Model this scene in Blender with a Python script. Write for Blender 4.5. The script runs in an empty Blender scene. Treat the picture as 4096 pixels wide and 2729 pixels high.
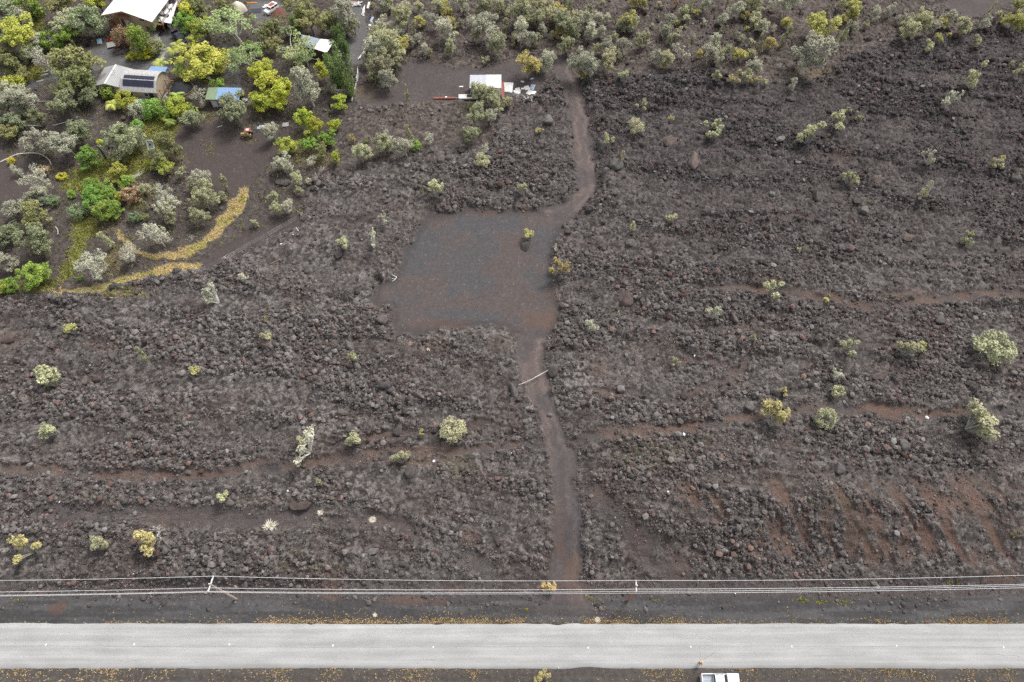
import bpy, math, random
import numpy as np
from mathutils import Vector, Matrix
random.seed(11)
rng = np.random.default_rng(11)
SC = bpy.context.scene
COL = SC.collection
R = math.radians

# ------------------------------------------------------------------ camera model (survey of the site from the photograph)
EXPOSURE = 0.45
CAM_H, PITCH, FOC = 110.0, R(58.3), 2731.0
CP, SP = math.cos(PITCH), math.sin(PITCH)

def ray(px, py):
    u = (px - 2048.0) / FOC
    v = (1364.5 - py) / FOC
    return np.array([u, CP + v * SP, -SP + v * CP])

def smooth(a, b, x):
    t = np.clip((x - a) / (b - a), 0, 1)
    return t * t * (3 - 2 * t)

def bank(x, y):
    """Coarse height of the lava field above the road."""
    lift = 1.1 + 2.3 * smooth(-4, 14, x)
    near = smooth(24.5, 36, y + 1.5 * np.sin(x * 0.11) + 0.8 * np.sin(x * 0.37))
    z = lift * near
    return z + (2.0 - lift) * smooth(45, 75, y) * near

def P(px, py, z):
    d = ray(px, py)
    t = (z - CAM_H) / d[2]
    return Vector((d[0] * t, d[1] * t, z))

def G(px, py):
    z = 0.0
    for _ in range(6):
        p = P(px, py, z)
        z = float(bank(p.x, p.y))
    return Vector((p.x, p.y, z))

def scale_at(px, py, z=1.0):
    """pixels per metre at a point."""
    p = P(px, py, z)
    return FOC / (p.y * CP + (CAM_H - z) * SP)

# ------------------------------------------------------------------ noise
_T = rng.random((8, 256, 256)).astype(np.float32)

def vnoise(x, y, s=0):
    xi = np.floor(x).astype(np.int64); yi = np.floor(y).astype(np.int64)
    fx = (x - xi); fy = (y - yi)
    fx = fx * fx * (3 - 2 * fx); fy = fy * fy * (3 - 2 * fy)
    T = _T[s % 8]
    o = 37 * s
    x0 = (xi + o) & 255; x1 = (xi + o + 1) & 255; y0 = (yi + 3 * o) & 255; y1 = (yi + 3 * o + 1) & 255
    a = T[x0, y0]; b = T[x1, y0]; c = T[x0, y1]; d = T[x1, y1]
    return (a * (1 - fx) + b * fx) * (1 - fy) + (c * (1 - fx) + d * fx) * fy

def fbm(x, y, oct=4, s=0):
    v = 0; a = 0.5; f = 1.0; n = 0
    for i in range(oct):
        v = v + a * vnoise(x * f + 13.7 * i, y * f - 7.1 * i, s + i)
        n += a; a *= 0.5; f *= 2.03
    return v / n

def cells(x, y, s=0):
    """Cellular noise: distance to the nearest and second point, random number of the nearest cell."""
    xi = np.floor(x).astype(np.int64); yi = np.floor(y).astype(np.int64)
    A, B, Cc = _T[s % 8], _T[(s + 1) % 8], _T[(s + 2) % 8]
    f1 = np.full(x.shape, 9.0, np.float32); f2 = f1.copy(); idv = np.zeros(x.shape, np.float32)
    for dx in (-1, 0, 1):
        for dy in (-1, 0, 1):
            cx = xi + dx; cy = yi + dy
            ax = cx & 255; ay = cy & 255
            d = np.sqrt((cx + A[ax, ay] - x) ** 2 + (cy + B[ax, ay] - y) ** 2).astype(np.float32)
            near = d < f1
            f2 = np.where(near, f1, np.minimum(f2, d))
            idv = np.where(near, Cc[ax, ay], idv)
            f1 = np.where(near, d, f1)
    return f1, f2, idv

# ------------------------------------------------------------------ object helpers
def tag(o, label=None, cat=None, group=None, kind=None):
    if label: o['label'] = label
    if cat: o['category'] = cat
    if group: o['group'] = group
    if kind: o['kind'] = kind
    return o

def thing(name, label, cat, loc=(0, 0, 0), rz=0.0, group=None):
    o = bpy.data.objects.new(name, None)
    COL.objects.link(o)
    o.location = loc; o.rotation_euler = (0, 0, rz); o.empty_display_size = 0.3
    return tag(o, label, cat, group)

def link(name, me, parent=None):
    o = bpy.data.objects.new(name, me)
    COL.objects.link(o)
    if parent is not None: o.parent = parent
    return o

def np_mesh(name, V, F, smooth_=False, mat=None):
    """Mesh from arrays: F is (n,3) or (n,4)."""
    me = bpy.data.meshes.new(name)
    V = np.asarray(V, np.float32); F = np.asarray(F, np.int32)
    n, k = F.shape
    me.vertices.add(len(V)); me.vertices.foreach_set('co', V.ravel())
    me.loops.add(n * k); me.loops.foreach_set('vertex_index', F.ravel())
    me.polygons.add(n); me.polygons.foreach_set('loop_start', np.arange(0, n * k, k, dtype=np.int32))
    me.polygons.foreach_set('use_smooth', np.full(n, smooth_, bool))
    if mat: me.materials.append(mat)
    me.update(calc_edges=True)
    return me

def attr(me, name, vals):
    a = me.attributes.new(name, 'FLOAT', 'POINT')
    a.data.foreach_set('value', np.asarray(vals, np.float32))

def attr_col(me, name, rgb):
    a = me.attributes.new(name, 'FLOAT_COLOR', 'POINT')
    c = np.ones((len(rgb), 4), np.float32); c[:, :3] = rgb
    a.data.foreach_set('color', c.ravel())

class MB:
    """Collects shapes and links them as one mesh."""
    def __init__(s): s.v = []; s.f = []
    def add(s, vs, fs):
        o = len(s.v); s.v += [tuple(v) for v in vs]; s.f += [tuple(i + o for i in f) for f in fs]; return s
    def box(s, x0, x1, y0, y1, z0, z1, m=None):
        vs = [Vector(c) for c in ((x0,y0,z0),(x1,y0,z0),(x1,y1,z0),(x0,y1,z0),(x0,y0,z1),(x1,y0,z1),(x1,y1,z1),(x0,y1,z1))]
        if m: vs = [m @ v for v in vs]
        return s.add(vs, [(3,2,1,0),(4,5,6,7),(0,1,5,4),(1,2,6,5),(2,3,7,6),(3,0,4,7)])
    def slab(s, pts, t):
        """A polygon (seen from above anticlockwise) with a thickness downwards."""
        n = len(pts); top = [Vector(p) for p in pts]; bot = [p - Vector((0, 0, t)) for p in top]
        return s.add(top + bot, [tuple(range(n)), tuple(range(2*n-1, n-1, -1))] + [(i, i+n, (i+1) % n + n, (i+1) % n) for i in range(n)])
    def extrude(s, prof, y0, y1):
        """Profile of (x,z) points extruded along y."""
        n = len(prof); a = [(x, y0, z) for x, z in prof]; b = [(x, y1, z) for x, z in prof]
        return s.add(a + b, [tuple(range(n)), tuple(range(2*n-1, n-1, -1))] + [(i, i+n, (i+1) % n + n, (i+1) % n) for i in range(n)])
    def tube(s, pts, radii, k=6, cap=True):
        pts = [Vector(p) for p in pts]
        if not isinstance(radii, (list, tuple)): radii = [radii] * len(pts)
        vs = []; fs = []
        for i, p in enumerate(pts):
            d = (pts[min(i+1, len(pts)-1)] - pts[max(i-1, 0)])
            d = d.normalized() if d.length > 1e-9 else Vector((0,0,1))
            up = Vector((0,0,1)) if abs(d.z) < 0.9 else Vector((1,0,0))
            a = d.cross(up).normalized(); b = d.cross(a)
            for j in range(k):
                t = 2*math.pi*j/k
                vs.append(p + (a*math.cos(t) + b*math.sin(t)) * radii[i])
        for i in range(len(pts)-1):
            for j in range(k):
                fs.append((i*k+j, i*k+(j+1) % k, (i+1)*k+(j+1) % k, (i+1)*k+j))
        if cap:
            fs.append(tuple(range(k-1, -1, -1))); fs.append(tuple(range((len(pts)-1)*k, len(pts)*k)))
        return s.add(vs, fs)
    def cyl(s, c, r, h, k=16, axis='z'):
        c = Vector(c); d = {'x': Vector((1,0,0)), 'y': Vector((0,1,0)), 'z': Vector((0,0,1))}[axis]
        return s.tube([c - d*h/2, c + d*h/2], r, k)
    def build(s, name, mat, parent=None, smooth_=False, bevel=0):
        me = bpy.data.meshes.new(name); me.from_pydata(s.v, [], s.f)
        if smooth_:
            for p in me.polygons: p.use_smooth = True
        me.materials.append(mat); me.update()
        o = link(name, me, parent)
        if bevel:
            b = o.modifiers.new('bevel', 'BEVEL'); b.width = bevel; b.segments = 2; b.limit_method = 'ANGLE'
        return o

# ------------------------------------------------------------------ materials
def new_mat(name):
    m = bpy.data.materials.new(name); m.use_nodes = True
    return m, m.node_tree.nodes, m.node_tree.links, m.node_tree.nodes['Principled BSDF']

def plain(name, rgb, rough=0.7, metal=0.0, var=0.12, scale=3.0, spec=0.3, bump=0.0):
    """Painted or plain surface with slight noise in its colour."""
    m, N, L, B = new_mat(name)
    tc = N.new('ShaderNodeTexCoord'); nz = N.new('ShaderNodeTexNoise'); nz.inputs['Scale'].default_value = scale; nz.inputs['Detail'].default_value = 6
    L.new(tc.outputs['Object'], nz.inputs['Vector'])
    mr = N.new('ShaderNodeMapRange'); mr.inputs['From Min'].default_value = 0.3; mr.inputs['From Max'].default_value = 0.7
    mr.inputs['To Min'].default_value = 1 - var; mr.inputs['To Max'].default_value = 1 + var
    L.new(nz.outputs['Fac'], mr.inputs['Value'])
    mx = N.new('ShaderNodeVectorMath'); mx.operation = 'SCALE'; mx.inputs[0].default_value = rgb
    L.new(mr.outputs['Result'], mx.inputs['Scale']); L.new(mx.outputs['Vector'], B.inputs['Base Color'])
    B.inputs['Roughness'].default_value = rough; B.inputs['Metallic'].default_value = metal; B.inputs['Specular IOR Level'].default_value = spec
    if bump:
        bp = N.new('ShaderNodeBump'); bp.inputs['Strength'].default_value = bump; bp.inputs['Distance'].default_value = 0.02
        L.new(nz.outputs['Fac'], bp.inputs['Height']); L.new(bp.outputs['Normal'], B.inputs['Normal'])
    return m

def corrugated(name, rgb, axis=0, pitch=0.25, dirt=0.12, rough=0.45, rust=None):
    """Ribbed metal sheet: ribs as bump, streaks of dirt as colour."""
    m, N, L, B = new_mat(name)
    tc = N.new('ShaderNodeTexCoord'); sep = N.new('ShaderNodeSeparateXYZ'); L.new(tc.outputs['Object'], sep.inputs['Vector'])
    wv = N.new('ShaderNodeTexWave'); wv.wave_type = 'BANDS'; wv.bands_direction = 'XYZ'[axis]
    wv.inputs['Scale'].default_value = 0.314 / pitch * 1.0; L.new(tc.outputs['Object'], wv.inputs['Vector'])
    bp = N.new('ShaderNodeBump'); bp.inputs['Strength'].default_value = 0.6; bp.inputs['Distance'].default_value = 0.03
    L.new(wv.outputs['Fac'], bp.inputs['Height']); L.new(bp.outputs['Normal'], B.inputs['Normal'])
    nz = N.new('ShaderNodeTexNoise'); nz.inputs['Scale'].default_value = 1.2; nz.inputs['Detail'].default_value = 7
    mp = N.new('ShaderNodeMapping'); s = [1.0, 1.0, 1.0]; s[axis] = 4.0; mp.inputs['Scale'].default_value = s
    L.new(tc.outputs['Object'], mp.inputs['Vector']); L.new(mp.outputs['Vector'], nz.inputs['Vector'])
    cr = N.new('ShaderNodeValToRGB'); cr.color_ramp.elements[0].position = 0.35; cr.color_ramp.elements[1].position = 0.62
    lo = rust if rust else tuple(c * (1 - 2 * dirt) for c in rgb)
    cr.color_ramp.elements[0].color = (*lo, 1); cr.color_ramp.elements[1].color = (*rgb, 1)
    L.new(nz.outputs['Fac'], cr.inputs['Fac'])
    mx = N.new('ShaderNodeMix'); mx.data_type = 'RGBA'; mx.blend_type = 'MULTIPLY'; mx.inputs['Factor'].default_value = 0.25
    L.new(cr.outputs['Color'], mx.inputs['A']); L.new(wv.outputs['Color'], mx.inputs['B'])
    L.new(mx.outputs['Result'], B.inputs['Base Color'])
    B.inputs['Roughness'].default_value = rough; B.inputs['Specular IOR Level'].default_value = 0.3
    return m

def leaf_mat(name, dark, light, trans=0.25, hue=0.02):
    m, N, L, B = new_mat(name)
    at = N.new('ShaderNodeAttribute'); at.attribute_name = 'leaf_tint'
    cr = N.new('ShaderNodeValToRGB'); e = cr.color_ramp.elements
    e[0].position = 0.1; e[0].color = (*dark, 1); e[1].position = 0.9; e[1].color = (*light, 1)
    L.new(at.outputs['Fac'], cr.inputs['Fac'])
    oi = N.new('ShaderNodeObjectInfo'); hs = N.new('ShaderNodeHueSaturation')
    mr = N.new('ShaderNodeMapRange'); mr.inputs['To Min'].default_value = 0.5 - hue; mr.inputs['To Max'].default_value = 0.5 + hue
    L.new(oi.outputs['Random'], mr.inputs['Value']); L.new(mr.outputs['Result'], hs.inputs['Hue'])
    m2 = N.new('ShaderNodeMath'); m2.operation = 'MULTIPLY_ADD'; m2.inputs[1].default_value = 7.31; m2.inputs[2].default_value = 0.17; L.new(oi.outputs['Random'], m2.inputs[0])
    fr = N.new('ShaderNodeMath'); fr.operation = 'FRACT'; L.new(m2.outputs[0], fr.inputs[0])
    mv = N.new('ShaderNodeMapRange'); mv.inputs['To Min'].default_value = 0.78; mv.inputs['To Max'].default_value = 1.2; L.new(fr.outputs[0], mv.inputs['Value'])
    L.new(mv.outputs['Result'], hs.inputs['Value']); L.new(cr.outputs['Color'], hs.inputs['Color'])
    L.new(hs.outputs['Color'], B.inputs['Base Color']); B.inputs['Roughness'].default_value = 0.6; B.inputs['Specular IOR Level'].default_value = 0.25
    tr = N.new('ShaderNodeBsdfTranslucent'); L.new(hs.outputs['Color'], tr.inputs['Color'])
    ms = N.new('ShaderNodeMixShader'); ms.inputs['Fac'].default_value = trans
    L.new(B.outputs['BSDF'], ms.inputs[1]); L.new(tr.outputs['BSDF'], ms.inputs[2])
    L.new(ms.outputs['Shader'], N['Material Output'].inputs['Surface'])
    return m

def tint_mat(name, attribute, rough=0.9, fine=1.0, scale=9.0, bump=0.4, dist=0.05):
    """Surface coloured by a stored mineral or plant tint, broken up by fine noise."""
    m, N, L, B = new_mat(name)
    at = N.new('ShaderNodeAttribute'); at.attribute_name = attribute
    tc = N.new('ShaderNodeTexCoord')
    nz = N.new('ShaderNodeTexNoise'); nz.inputs['Scale'].default_value = scale; nz.inputs['Detail'].default_value = 5; nz.inputs['Roughness'].default_value = 0.65
    L.new(tc.outputs['Object'], nz.inputs['Vector'])
    mr = N.new('ShaderNodeMapRange'); mr.inputs['From Min'].default_value = 0.32; mr.inputs['From Max'].default_value = 0.68
    mr.inputs['To Min'].default_value = 1 - 0.4 * fine; mr.inputs['To Max'].default_value = 1 + 0.45 * fine
    L.new(nz.outputs['Fac'], mr.inputs['Value'])
    mx = N.new('ShaderNodeVectorMath'); mx.operation = 'SCALE'
    L.new(at.outputs['Color'], mx.inputs[0]); L.new(mr.outputs['Result'], mx.inputs['Scale']); L.new(mx.outputs['Vector'], B.inputs['Base Color'])
    if bump:
        bp = N.new('ShaderNodeBump'); bp.inputs['Strength'].default_value = bump; bp.inputs['Distance'].default_value = dist
        L.new(nz.outputs['Fac'], bp.inputs['Height']); L.new(bp.outputs['Normal'], B.inputs['Normal'])
    B.inputs['Roughness'].default_value = rough; B.inputs['Specular IOR Level'].default_value = 0.15
    return m

def rock_mat(name, base, top, rough=0.9):
    m, N, L, B = new_mat(name)
    tc = N.new('ShaderNodeTexCoord'); oi = N.new('ShaderNodeObjectInfo')
    ad = N.new('ShaderNodeVectorMath'); ad.operation = 'ADD'; L.new(tc.outputs['Object'], ad.inputs[0]); L.new(oi.outputs['Location'], ad.inputs[1])
    nz = N.new('ShaderNodeTexNoise'); nz.inputs['Scale'].default_value = 2.2; nz.inputs['Detail'].default_value = 9; nz.inputs['Roughness'].default_value = 0.7
    L.new(ad.outputs['Vector'], nz.inputs['Vector'])
    cr = N.new('ShaderNodeValToRGB'); e = cr.color_ramp.elements
    e[0].position = 0.33; e[0].color = (*base, 1); e[1].position = 0.66; e[1].color = (*top, 1); L.new(nz.outputs['Fac'], cr.inputs['Fac'])
    hs = N.new('ShaderNodeHueSaturation'); mr = N.new('ShaderNodeMapRange'); mr.inputs['To Min'].default_value = 0.7; mr.inputs['To Max'].default_value = 1.25
    L.new(oi.outputs['Random'], mr.inputs['Value']); L.new(mr.outputs['Result'], hs.inputs['Value']); L.new(cr.outputs['Color'], hs.inputs['Color'])
    L.new(hs.outputs['Color'], B.inputs['Base Color'])
    n2 = N.new('ShaderNodeTexNoise'); n2.inputs['Scale'].default_value = 9; n2.inputs['Detail'].default_value = 6; L.new(ad.outputs['Vector'], n2.inputs['Vector'])
    bp = N.new('ShaderNodeBump'); bp.inputs['Strength'].default_value = 0.8; bp.inputs['Distance'].default_value = 0.08
    L.new(n2.outputs['Fac'], bp.inputs['Height']); L.new(bp.outputs['Normal'], B.inputs['Normal'])
    B.inputs['Roughness'].default_value = rough; B.inputs['Specular IOR Level'].default_value = 0.15
    return m
# ------------------------------------------------------------------ terrain
def poly_xy(pts):
    return np.array([[G(*p).x, G(*p).y] for p in pts])

def sdist(X, Y, poly, margin=4.0):
    """Signed distance in metres to a closed outline, positive inside."""
    out = np.full(X.shape, -margin, np.float32)
    x0, y0 = poly.min(0) - margin; x1, y1 = poly.max(0) + margin
    sel = np.nonzero((X > x0) & (X < x1) & (Y > y0) & (Y < y1))
    x = X[sel].astype(np.float32); y = Y[sel].astype(np.float32)
    d2 = np.full(x.shape, margin ** 2, np.float32); ins = np.zeros(x.shape, bool)
    n = len(poly)
    for i in range(n):
        ax, ay = poly[i]; bx, by = poly[(i + 1) % n]
        ex, ey = bx - ax, by - ay
        t = np.clip(((x - ax) * ex + (y - ay) * ey) / (ex * ex + ey * ey + 1e-9), 0, 1)
        d2 = np.minimum(d2, (x - ax - t * ex) ** 2 + (y - ay - t * ey) ** 2)
        if abs(ey) > 1e-9:
            c = ((ay > y) != (by > y)) & (x < ex * (y - ay) / ey + ax)
            ins ^= c
    d = np.sqrt(d2)
    out[sel] = np.where(ins, d, -d)
    return out

def ldist(X, Y, line, margin=4.0):
    """Distance to an open line."""
    out = np.full(X.shape, margin, np.float32)
    x0, y0 = line.min(0) - margin; x1, y1 = line.max(0) + margin
    sel = np.nonzero((X > x0) & (X < x1) & (Y > y0) & (Y < y1))
    x = X[sel].astype(np.float32); y = Y[sel].astype(np.float32)
    d2 = np.full(x.shape, margin ** 2, np.float32)
    for i in range(len(line) - 1):
        ax, ay = line[i]; bx, by = line[i + 1]
        ex, ey = bx - ax, by - ay
        t = np.clip(((x - ax) * ex + (y - ay) * ey) / (ex * ex + ey * ey + 1e-9), 0, 1)
        d2 = np.minimum(d2, (x - ax - t * ex) ** 2 + (y - ay - t * ey) ** 2)
    out[sel] = np.sqrt(d2)
    return out

FLOW = [(-900,1230),(-200,1190),(130,1195),(260,1190),(400,1160),(500,1135),(640,1105),(800,1075),(860,1045),(960,995),(1080,930),(1190,872),(1230,800),
        (1270,720),(1350,700),(1450,690),(1560,650),(1650,620),(1740,590),(1900,600),(1980,560),(1990,470),(2060,420),(2150,390),(2230,330),
        (2370,330),(2500,300),(2700,280),(2900,310),(3100,350),(3280,310),(3400,230),(3600,160),(3800,150),(3960,120),(4300,100),(5200,100),
        (4900,2800),(-700,2800)]
PAD = [(1715,853),(1670,910),(1636,975),(1600,1050),(1570,1100),(1545,1130),(1500,1150),(1475,1190),(1500,1225),(1560,1235),(1575,1290),(1584,1340),(1660,1345),(1741,1325),(1845,1297),(2002,1306),(2063,1340),
       (2120,1370),(2185,1340),(2235,1280),(2245,1253),(2225,1190),(2211,1131),(2205,1050),(2219,975),(2235,930),(2245,905),(2298,853),(2176,848),(2071,844),(1915,839),(1800,845)]
DRIVE_UP = [(2200,225),(2219,261),(2254,348),(2272,453),(2298,574),(2306,696),(2306,766),(2245,809),(2158,844),(2200,900),(2250,900),(2298,862),(2359,818),(2381,766),(2376,661),(2364,522),(2341,418),(2315,331),(2272,244)]
DRIVE_LOW = [(2063,1332),(2080,1480),(2115,1601),(2167,1715),(2202,1845),(2214,2002),(2207,2158),(2193,2280),(2185,2350),(2150,2480),(2420,2480),(2341,2385),(2319,2315),(2319,2176),(2324,2037),(2306,1880),(2263,1723),(2219,1601),(2172,1480),(2185,1335)]
CLEAR_UP = [(1430,425),(1440,380),(1470,350),(1560,360),(1600,330),(1612,262),(1650,240),(1780,270),(1900,270),(2010,255),(2080,230),(2200,222),(2240,262),(2200,300),(2170,330),(2160,360),(2130,400),(2000,402),(1900,410),(1640,412),(1560,420)]
TRACK = [(800,1050),(880,990),(1000,930),(1130,880),(1200,868),(1190,905),(1080,950),(960,1012),(870,1062),(810,1092)]
STRIP_A = [(470,1120),(520,1100),(640,1070),(790,1048),(812,1054),(808,1082),(700,1105),(560,1130),(470,1155),(380,1178),(250,1185),(200,1165),(330,1150)]
STRIP_B = [(470,900),(500,960),(560,1000),(620,1015),(700,1010),(780,980),(850,930),(880,900),(880,885),(920,810),(945,762),(985,755),(988,800),(960,850),(930,897),(890,930),(850,975),(790,1025),(700,1045),(600,1040),(540,1015),(490,975)]
VINE = [(290,880),(390,860),(395,935),(335,960),(322,1040),(300,1090),(250,1130),(190,1160),(170,1150),(240,1090),(275,1010),(295,950)]
LAWN = [(410,640),(560,600),(605,650),(590,690),(520,720),(400,710),(310,725),(280,690)]
GARDEN = [(570,485),(620,470),(705,470),(705,530),(660,600),(590,600)]
LAWN_B = [(50,40),(170,55),(185,110),(120,150),(60,110)]
LAWN_C = [(70,270),(160,260),(180,310),(110,320)]
LAWN_D = [(255,715),(400,700),(420,740),(330,770),(250,750)]
YARD = [(90,350),(170,300),(300,245),(360,200),(430,176),(462,222),(540,240),(620,228),(650,150),(700,100),(780,120),(830,170),(700,215),(690,285),(520,292),(420,272),(380,292),(180,325),(110,372)]
LANE = [(880,165),(970,190),(960,250),(965,340),(1040,430),(860,400),(760,310),(880,305),(912,240)]
LANE_R = [(1360,32),(1450,20),(1495,140),(1452,262),(1325,255),(1390,160),(1415,100)]
YARD_T = [(1000,10),(1120,5),(1160,60),(1150,130),(1080,140),(1010,80)]
CLEAR_L = [(715,470),(800,480),(980,525),(1150,530),(1245,600),(1120,650),(1040,690),(1000,745),(930,775),(860,745),(760,690),(705,600)]
CLEAR_B = [(-200,640),(150,640),(205,680),(185,760),(90,790),(-200,830)]
SETTLE = [(-900,-400),(1480,-400),(1480,200),(1420,420),(1390,480),(1300,640),(1230,720),(1190,865),(960,985),(800,1065),(500,1130),(260,1190),(-200,1190),(-900,1230)]
CLEAR_TR = [(3760,-40),(3790,30),(3850,70),(3960,60),(4000,20),(4150,-40)]

TRENCH = [  # line, half width m, depth m, redness
    ([(2300,1768),(2450,1745),(2600,1735),(2760,1712),(2900,1690),(3050,1650),(3300,1640),(3600,1652),(3800,1668),(4200,1640)], 0.95, 0.45, 1.0),
    ([(2200,1770),(2000,1790),(1800,1812),(1600,1818),(1400,1842),(1150,1868),(900,1888),(700,1908),(450,1906),(200,1896),(40,1880)], 0.9, 0.45, 0.9),
    ([(1950,1700),(1800,1712),(1650,1738),(1450,1768),(1330,1790)], 0.6, 0.3, 0.6),
    ([(200,2060),(500,2062),(800,2072),(1100,2085),(1300,2062),(1500,2085),(1700,2140),(1950,2290)], 1.6, 0.35, 0.25),
    ([(2730,1600),(2800,1565),(2950,1492),(2995,1440)], 0.7, 0.35, 0.5),
    ([(2770,1165),(2900,1145),(3080,1172),(3300,1195),(3500,1232),(3650,1215),(3800,1200),(4150,1182)], 1.0, 0.5, 0.9),
    ([(2950,895),(3050,880),(3150,872),(3260,872)], 0.8, 0.35, 0.6),
    ([(2700,1440),(2830,1435),(2900,1460)], 0.5, 0.3, 0.6),
    ([(2370,1585),(2480,1588),(2560,1590)], 0.6, 0.3, 0.7),
    ([(2360,1960),(2450,2070),(2580,2170),(2720,2300)], 2.0, 0.45, 0.35),
    ([(1530,860),(1420,900),(1330,880),(1250,900)], 0.6, 0.5, 0.1),
    ([(3400,1395),(3560,1385),(3650,1388)], 0.6, 0.3, 0.8),
]
RED = [  # px, py, rx, ry, strength: patches of reddish cinder
    (1750,1300,130,26,.8),(2165,1280,95,48,.9),(1960,852,110,16,.8),(2090,842,26,24,.9),(1752,1395,46,36,.9),(2205,1180,30,40,.5),(1640,1230,70,40,.35),(1770,1080,60,50,.2),
    (1260,1500,60,40,.6),(1320,2360,60,50,.8),(1640,2400,150,26,.8),(1830,2350,60,30,.6),(230,2430,42,30,.9),(1350,2320,40,60,.7),(480,2320,150,30,.3),(1880,2160,46,50,.8),
    (2540,2180,50,70,.35),(3020,2200,62,62,1.0),(3210,2110,26,80,.8),(3300,2080,24,70,.8),(3400,2150,30,90,.9),(3480,2215,36,50,1.0),(3610,2170,34,90,.9),(3780,2010,60,40,1.0),(3880,2230,30,40,.7),(4000,2310,80,26,.9),
    (3640,1200,120,40,.7),(3440,1230,60,30,.8),(2560,1735,180,30,.6),(2290,2290,40,90,.7),(2240,2180,30,60,.7),(1700,1855,160,26,.8),(1180,1880,70,20,.6),(480,1900,90,20,.9),(130,1880,80,22,.6),(640,2110,80,36,.4),
    (420,1380,90,40,.45),(40,1370,70,45,.6),(900,1690,80,60,.3),(700,1860,60,20,.3),(3560,2040,40,30,.4),(3850,1920,90,30,.5),(2700,1990,60,40,.3),(2800,1800,130,60,.2),(3350,620,90,60,.35),(3050,1130,80,20,.5),
    (3150,1780,60,30,.4),(2950,1330,70,30,.3),(2390,1490,70,50,.35),(2230,2110,40,140,.35),(1115,58,36,26,1.6),(2110,975,60,40,.4),(2000,1390,60,30,.4),(1000,2000,120,40,.25),
]
OLIVE = [(2600,1830,150,70,.5),(2800,1760,60,30,.4),(1820,1880,80,60,.35),(1420,1240,200,40,.1),(1180,2250,120,50,.3),(360,2000,60,30,.35),(480,2010,60,20,.35),(3340,2010,80,40,.3),(3490,815,60,20,.4),(3230,1000,50,20,.35),(3800,330,90,30,.15)]
STRAW = [(980,215,60,40,.8),(1120,100,50,60,.5),(1470,370,50,40,.6),(1230,600,90,60,.45),(800,300,90,26,.7),(560,790,60,60,.5),(700,640,60,40,.3),(1060,420,110,40,.45),(3260,296,110,22,.55),(1300,640,60,40,.35),(130,1150,120,30,.5),(500,1180,120,20,.6),(460,1040,50,60,.45),(420,900,60,40,.3),(870,350,60,40,.5),(820,470,60,30,.25),(1290,190,60,30,.4)]

print('terrain...')
DX = 0.155
xd = np.arange(-147, 147 + DX, DX)
ext = np.cumsum(0.4 * 1.42 ** np.arange(24)); ext = ext[ext < 2600]
xs = np.concatenate([(-147 - ext)[::-1], xd, 147 + ext])
ys_ = []; yy = 4.0
while yy < 187: ys_.append(yy); yy += 0.118 + 0.19 * max(0, (yy - 10) / 175)
ys_ = np.array(ys_)
ys = np.concatenate([(4 - ext)[::-1], ys_, ys_[-1] + ext])
X, Y = np.meshgrid(xs, ys); X = X.astype(np.float32); Y = Y.astype(np.float32)
NR, NC = X.shape
# ragged edges: outlines are read at a slightly wandering position
wob = 1.3 * (fbm(X / 2.2, Y / 2.2, 3, 1) - 0.5) * 2; wob2 = 1.3 * (fbm(X / 2.2 + 50, Y / 2.2, 3, 2) - 0.5) * 2
Xw = X + wob; Yw = Y + wob2
S = {k: sdist(Xw, Yw, poly_xy(v)) for k, v in dict(flow=FLOW, pad=PAD, dup=DRIVE_UP, dlo=DRIVE_LOW, cup=CLEAR_UP, track=TRACK, sa=STRIP_A, sb=STRIP_B, vine=VINE, lawn=LAWN,
     garden=GARDEN, lb=LAWN_B, lc=LAWN_C, ld=LAWN_D, yard=YARD, lane=LANE, laner=LANE_R, yt=YARD_T, cl=CLEAR_L, cb=CLEAR_B, settle=SETTLE, ctr=CLEAR_TR).items()}
edge = lambda k, a=-0.55, b=0.65: smooth(a, b, S[k])
m_pad, m_drv = edge('pad'), np.maximum(edge('dup'), edge('dlo'))
m_cup = np.maximum(edge('cup', -.5, .8), edge('ctr', -.5, .8)); m_track = edge('track')
m_yard = np.maximum.reduce([edge('yard', -.4, .5), edge('lane', -.6, .8), edge('laner', -.5, .6), edge('yt', -.8, .8)])
m_clr = np.maximum(edge('cl', -.8, 1.0), edge('cb', -.8, 1.0))
m_set = smooth(-2.5, 1.5, S['settle'] + 3 * (fbm(X / 5, Y / 5, 3, 3) - .5))
m_flow = smooth(-0.6, 0.6, S['flow'])
grass_w = np.maximum.reduce([edge('sa', -.3, .5), edge('sb', -.3, .5)])
grass_g = np.maximum.reduce([edge('vine', -1, 1), edge('lawn', -1.5, 1.5), edge('garden', -1, 1), edge('lb', -1, 1), edge('lc', -1, 1), edge('ld', -1, 1)])
vy = G(2048, 2345).y   # where the road verge starts
verge = smooth(vy + 2.2, vy - 0.4, Y + 1.2 * (fbm(X / 4, Y / 1.5, 3, 4) - .5))
verge_in = smooth(vy - 0.6, vy - 2.4, Y)
flat = np.maximum.reduce([m_pad, m_drv, m_cup, m_track, m_yard, m_clr])
edge_d = np.maximum.reduce([S['pad'], S['dup'], S['dlo'], S['cup'], S['track']])     # negative outside
lava_in = smooth(0.0, 2.6, -edge_d)

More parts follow.
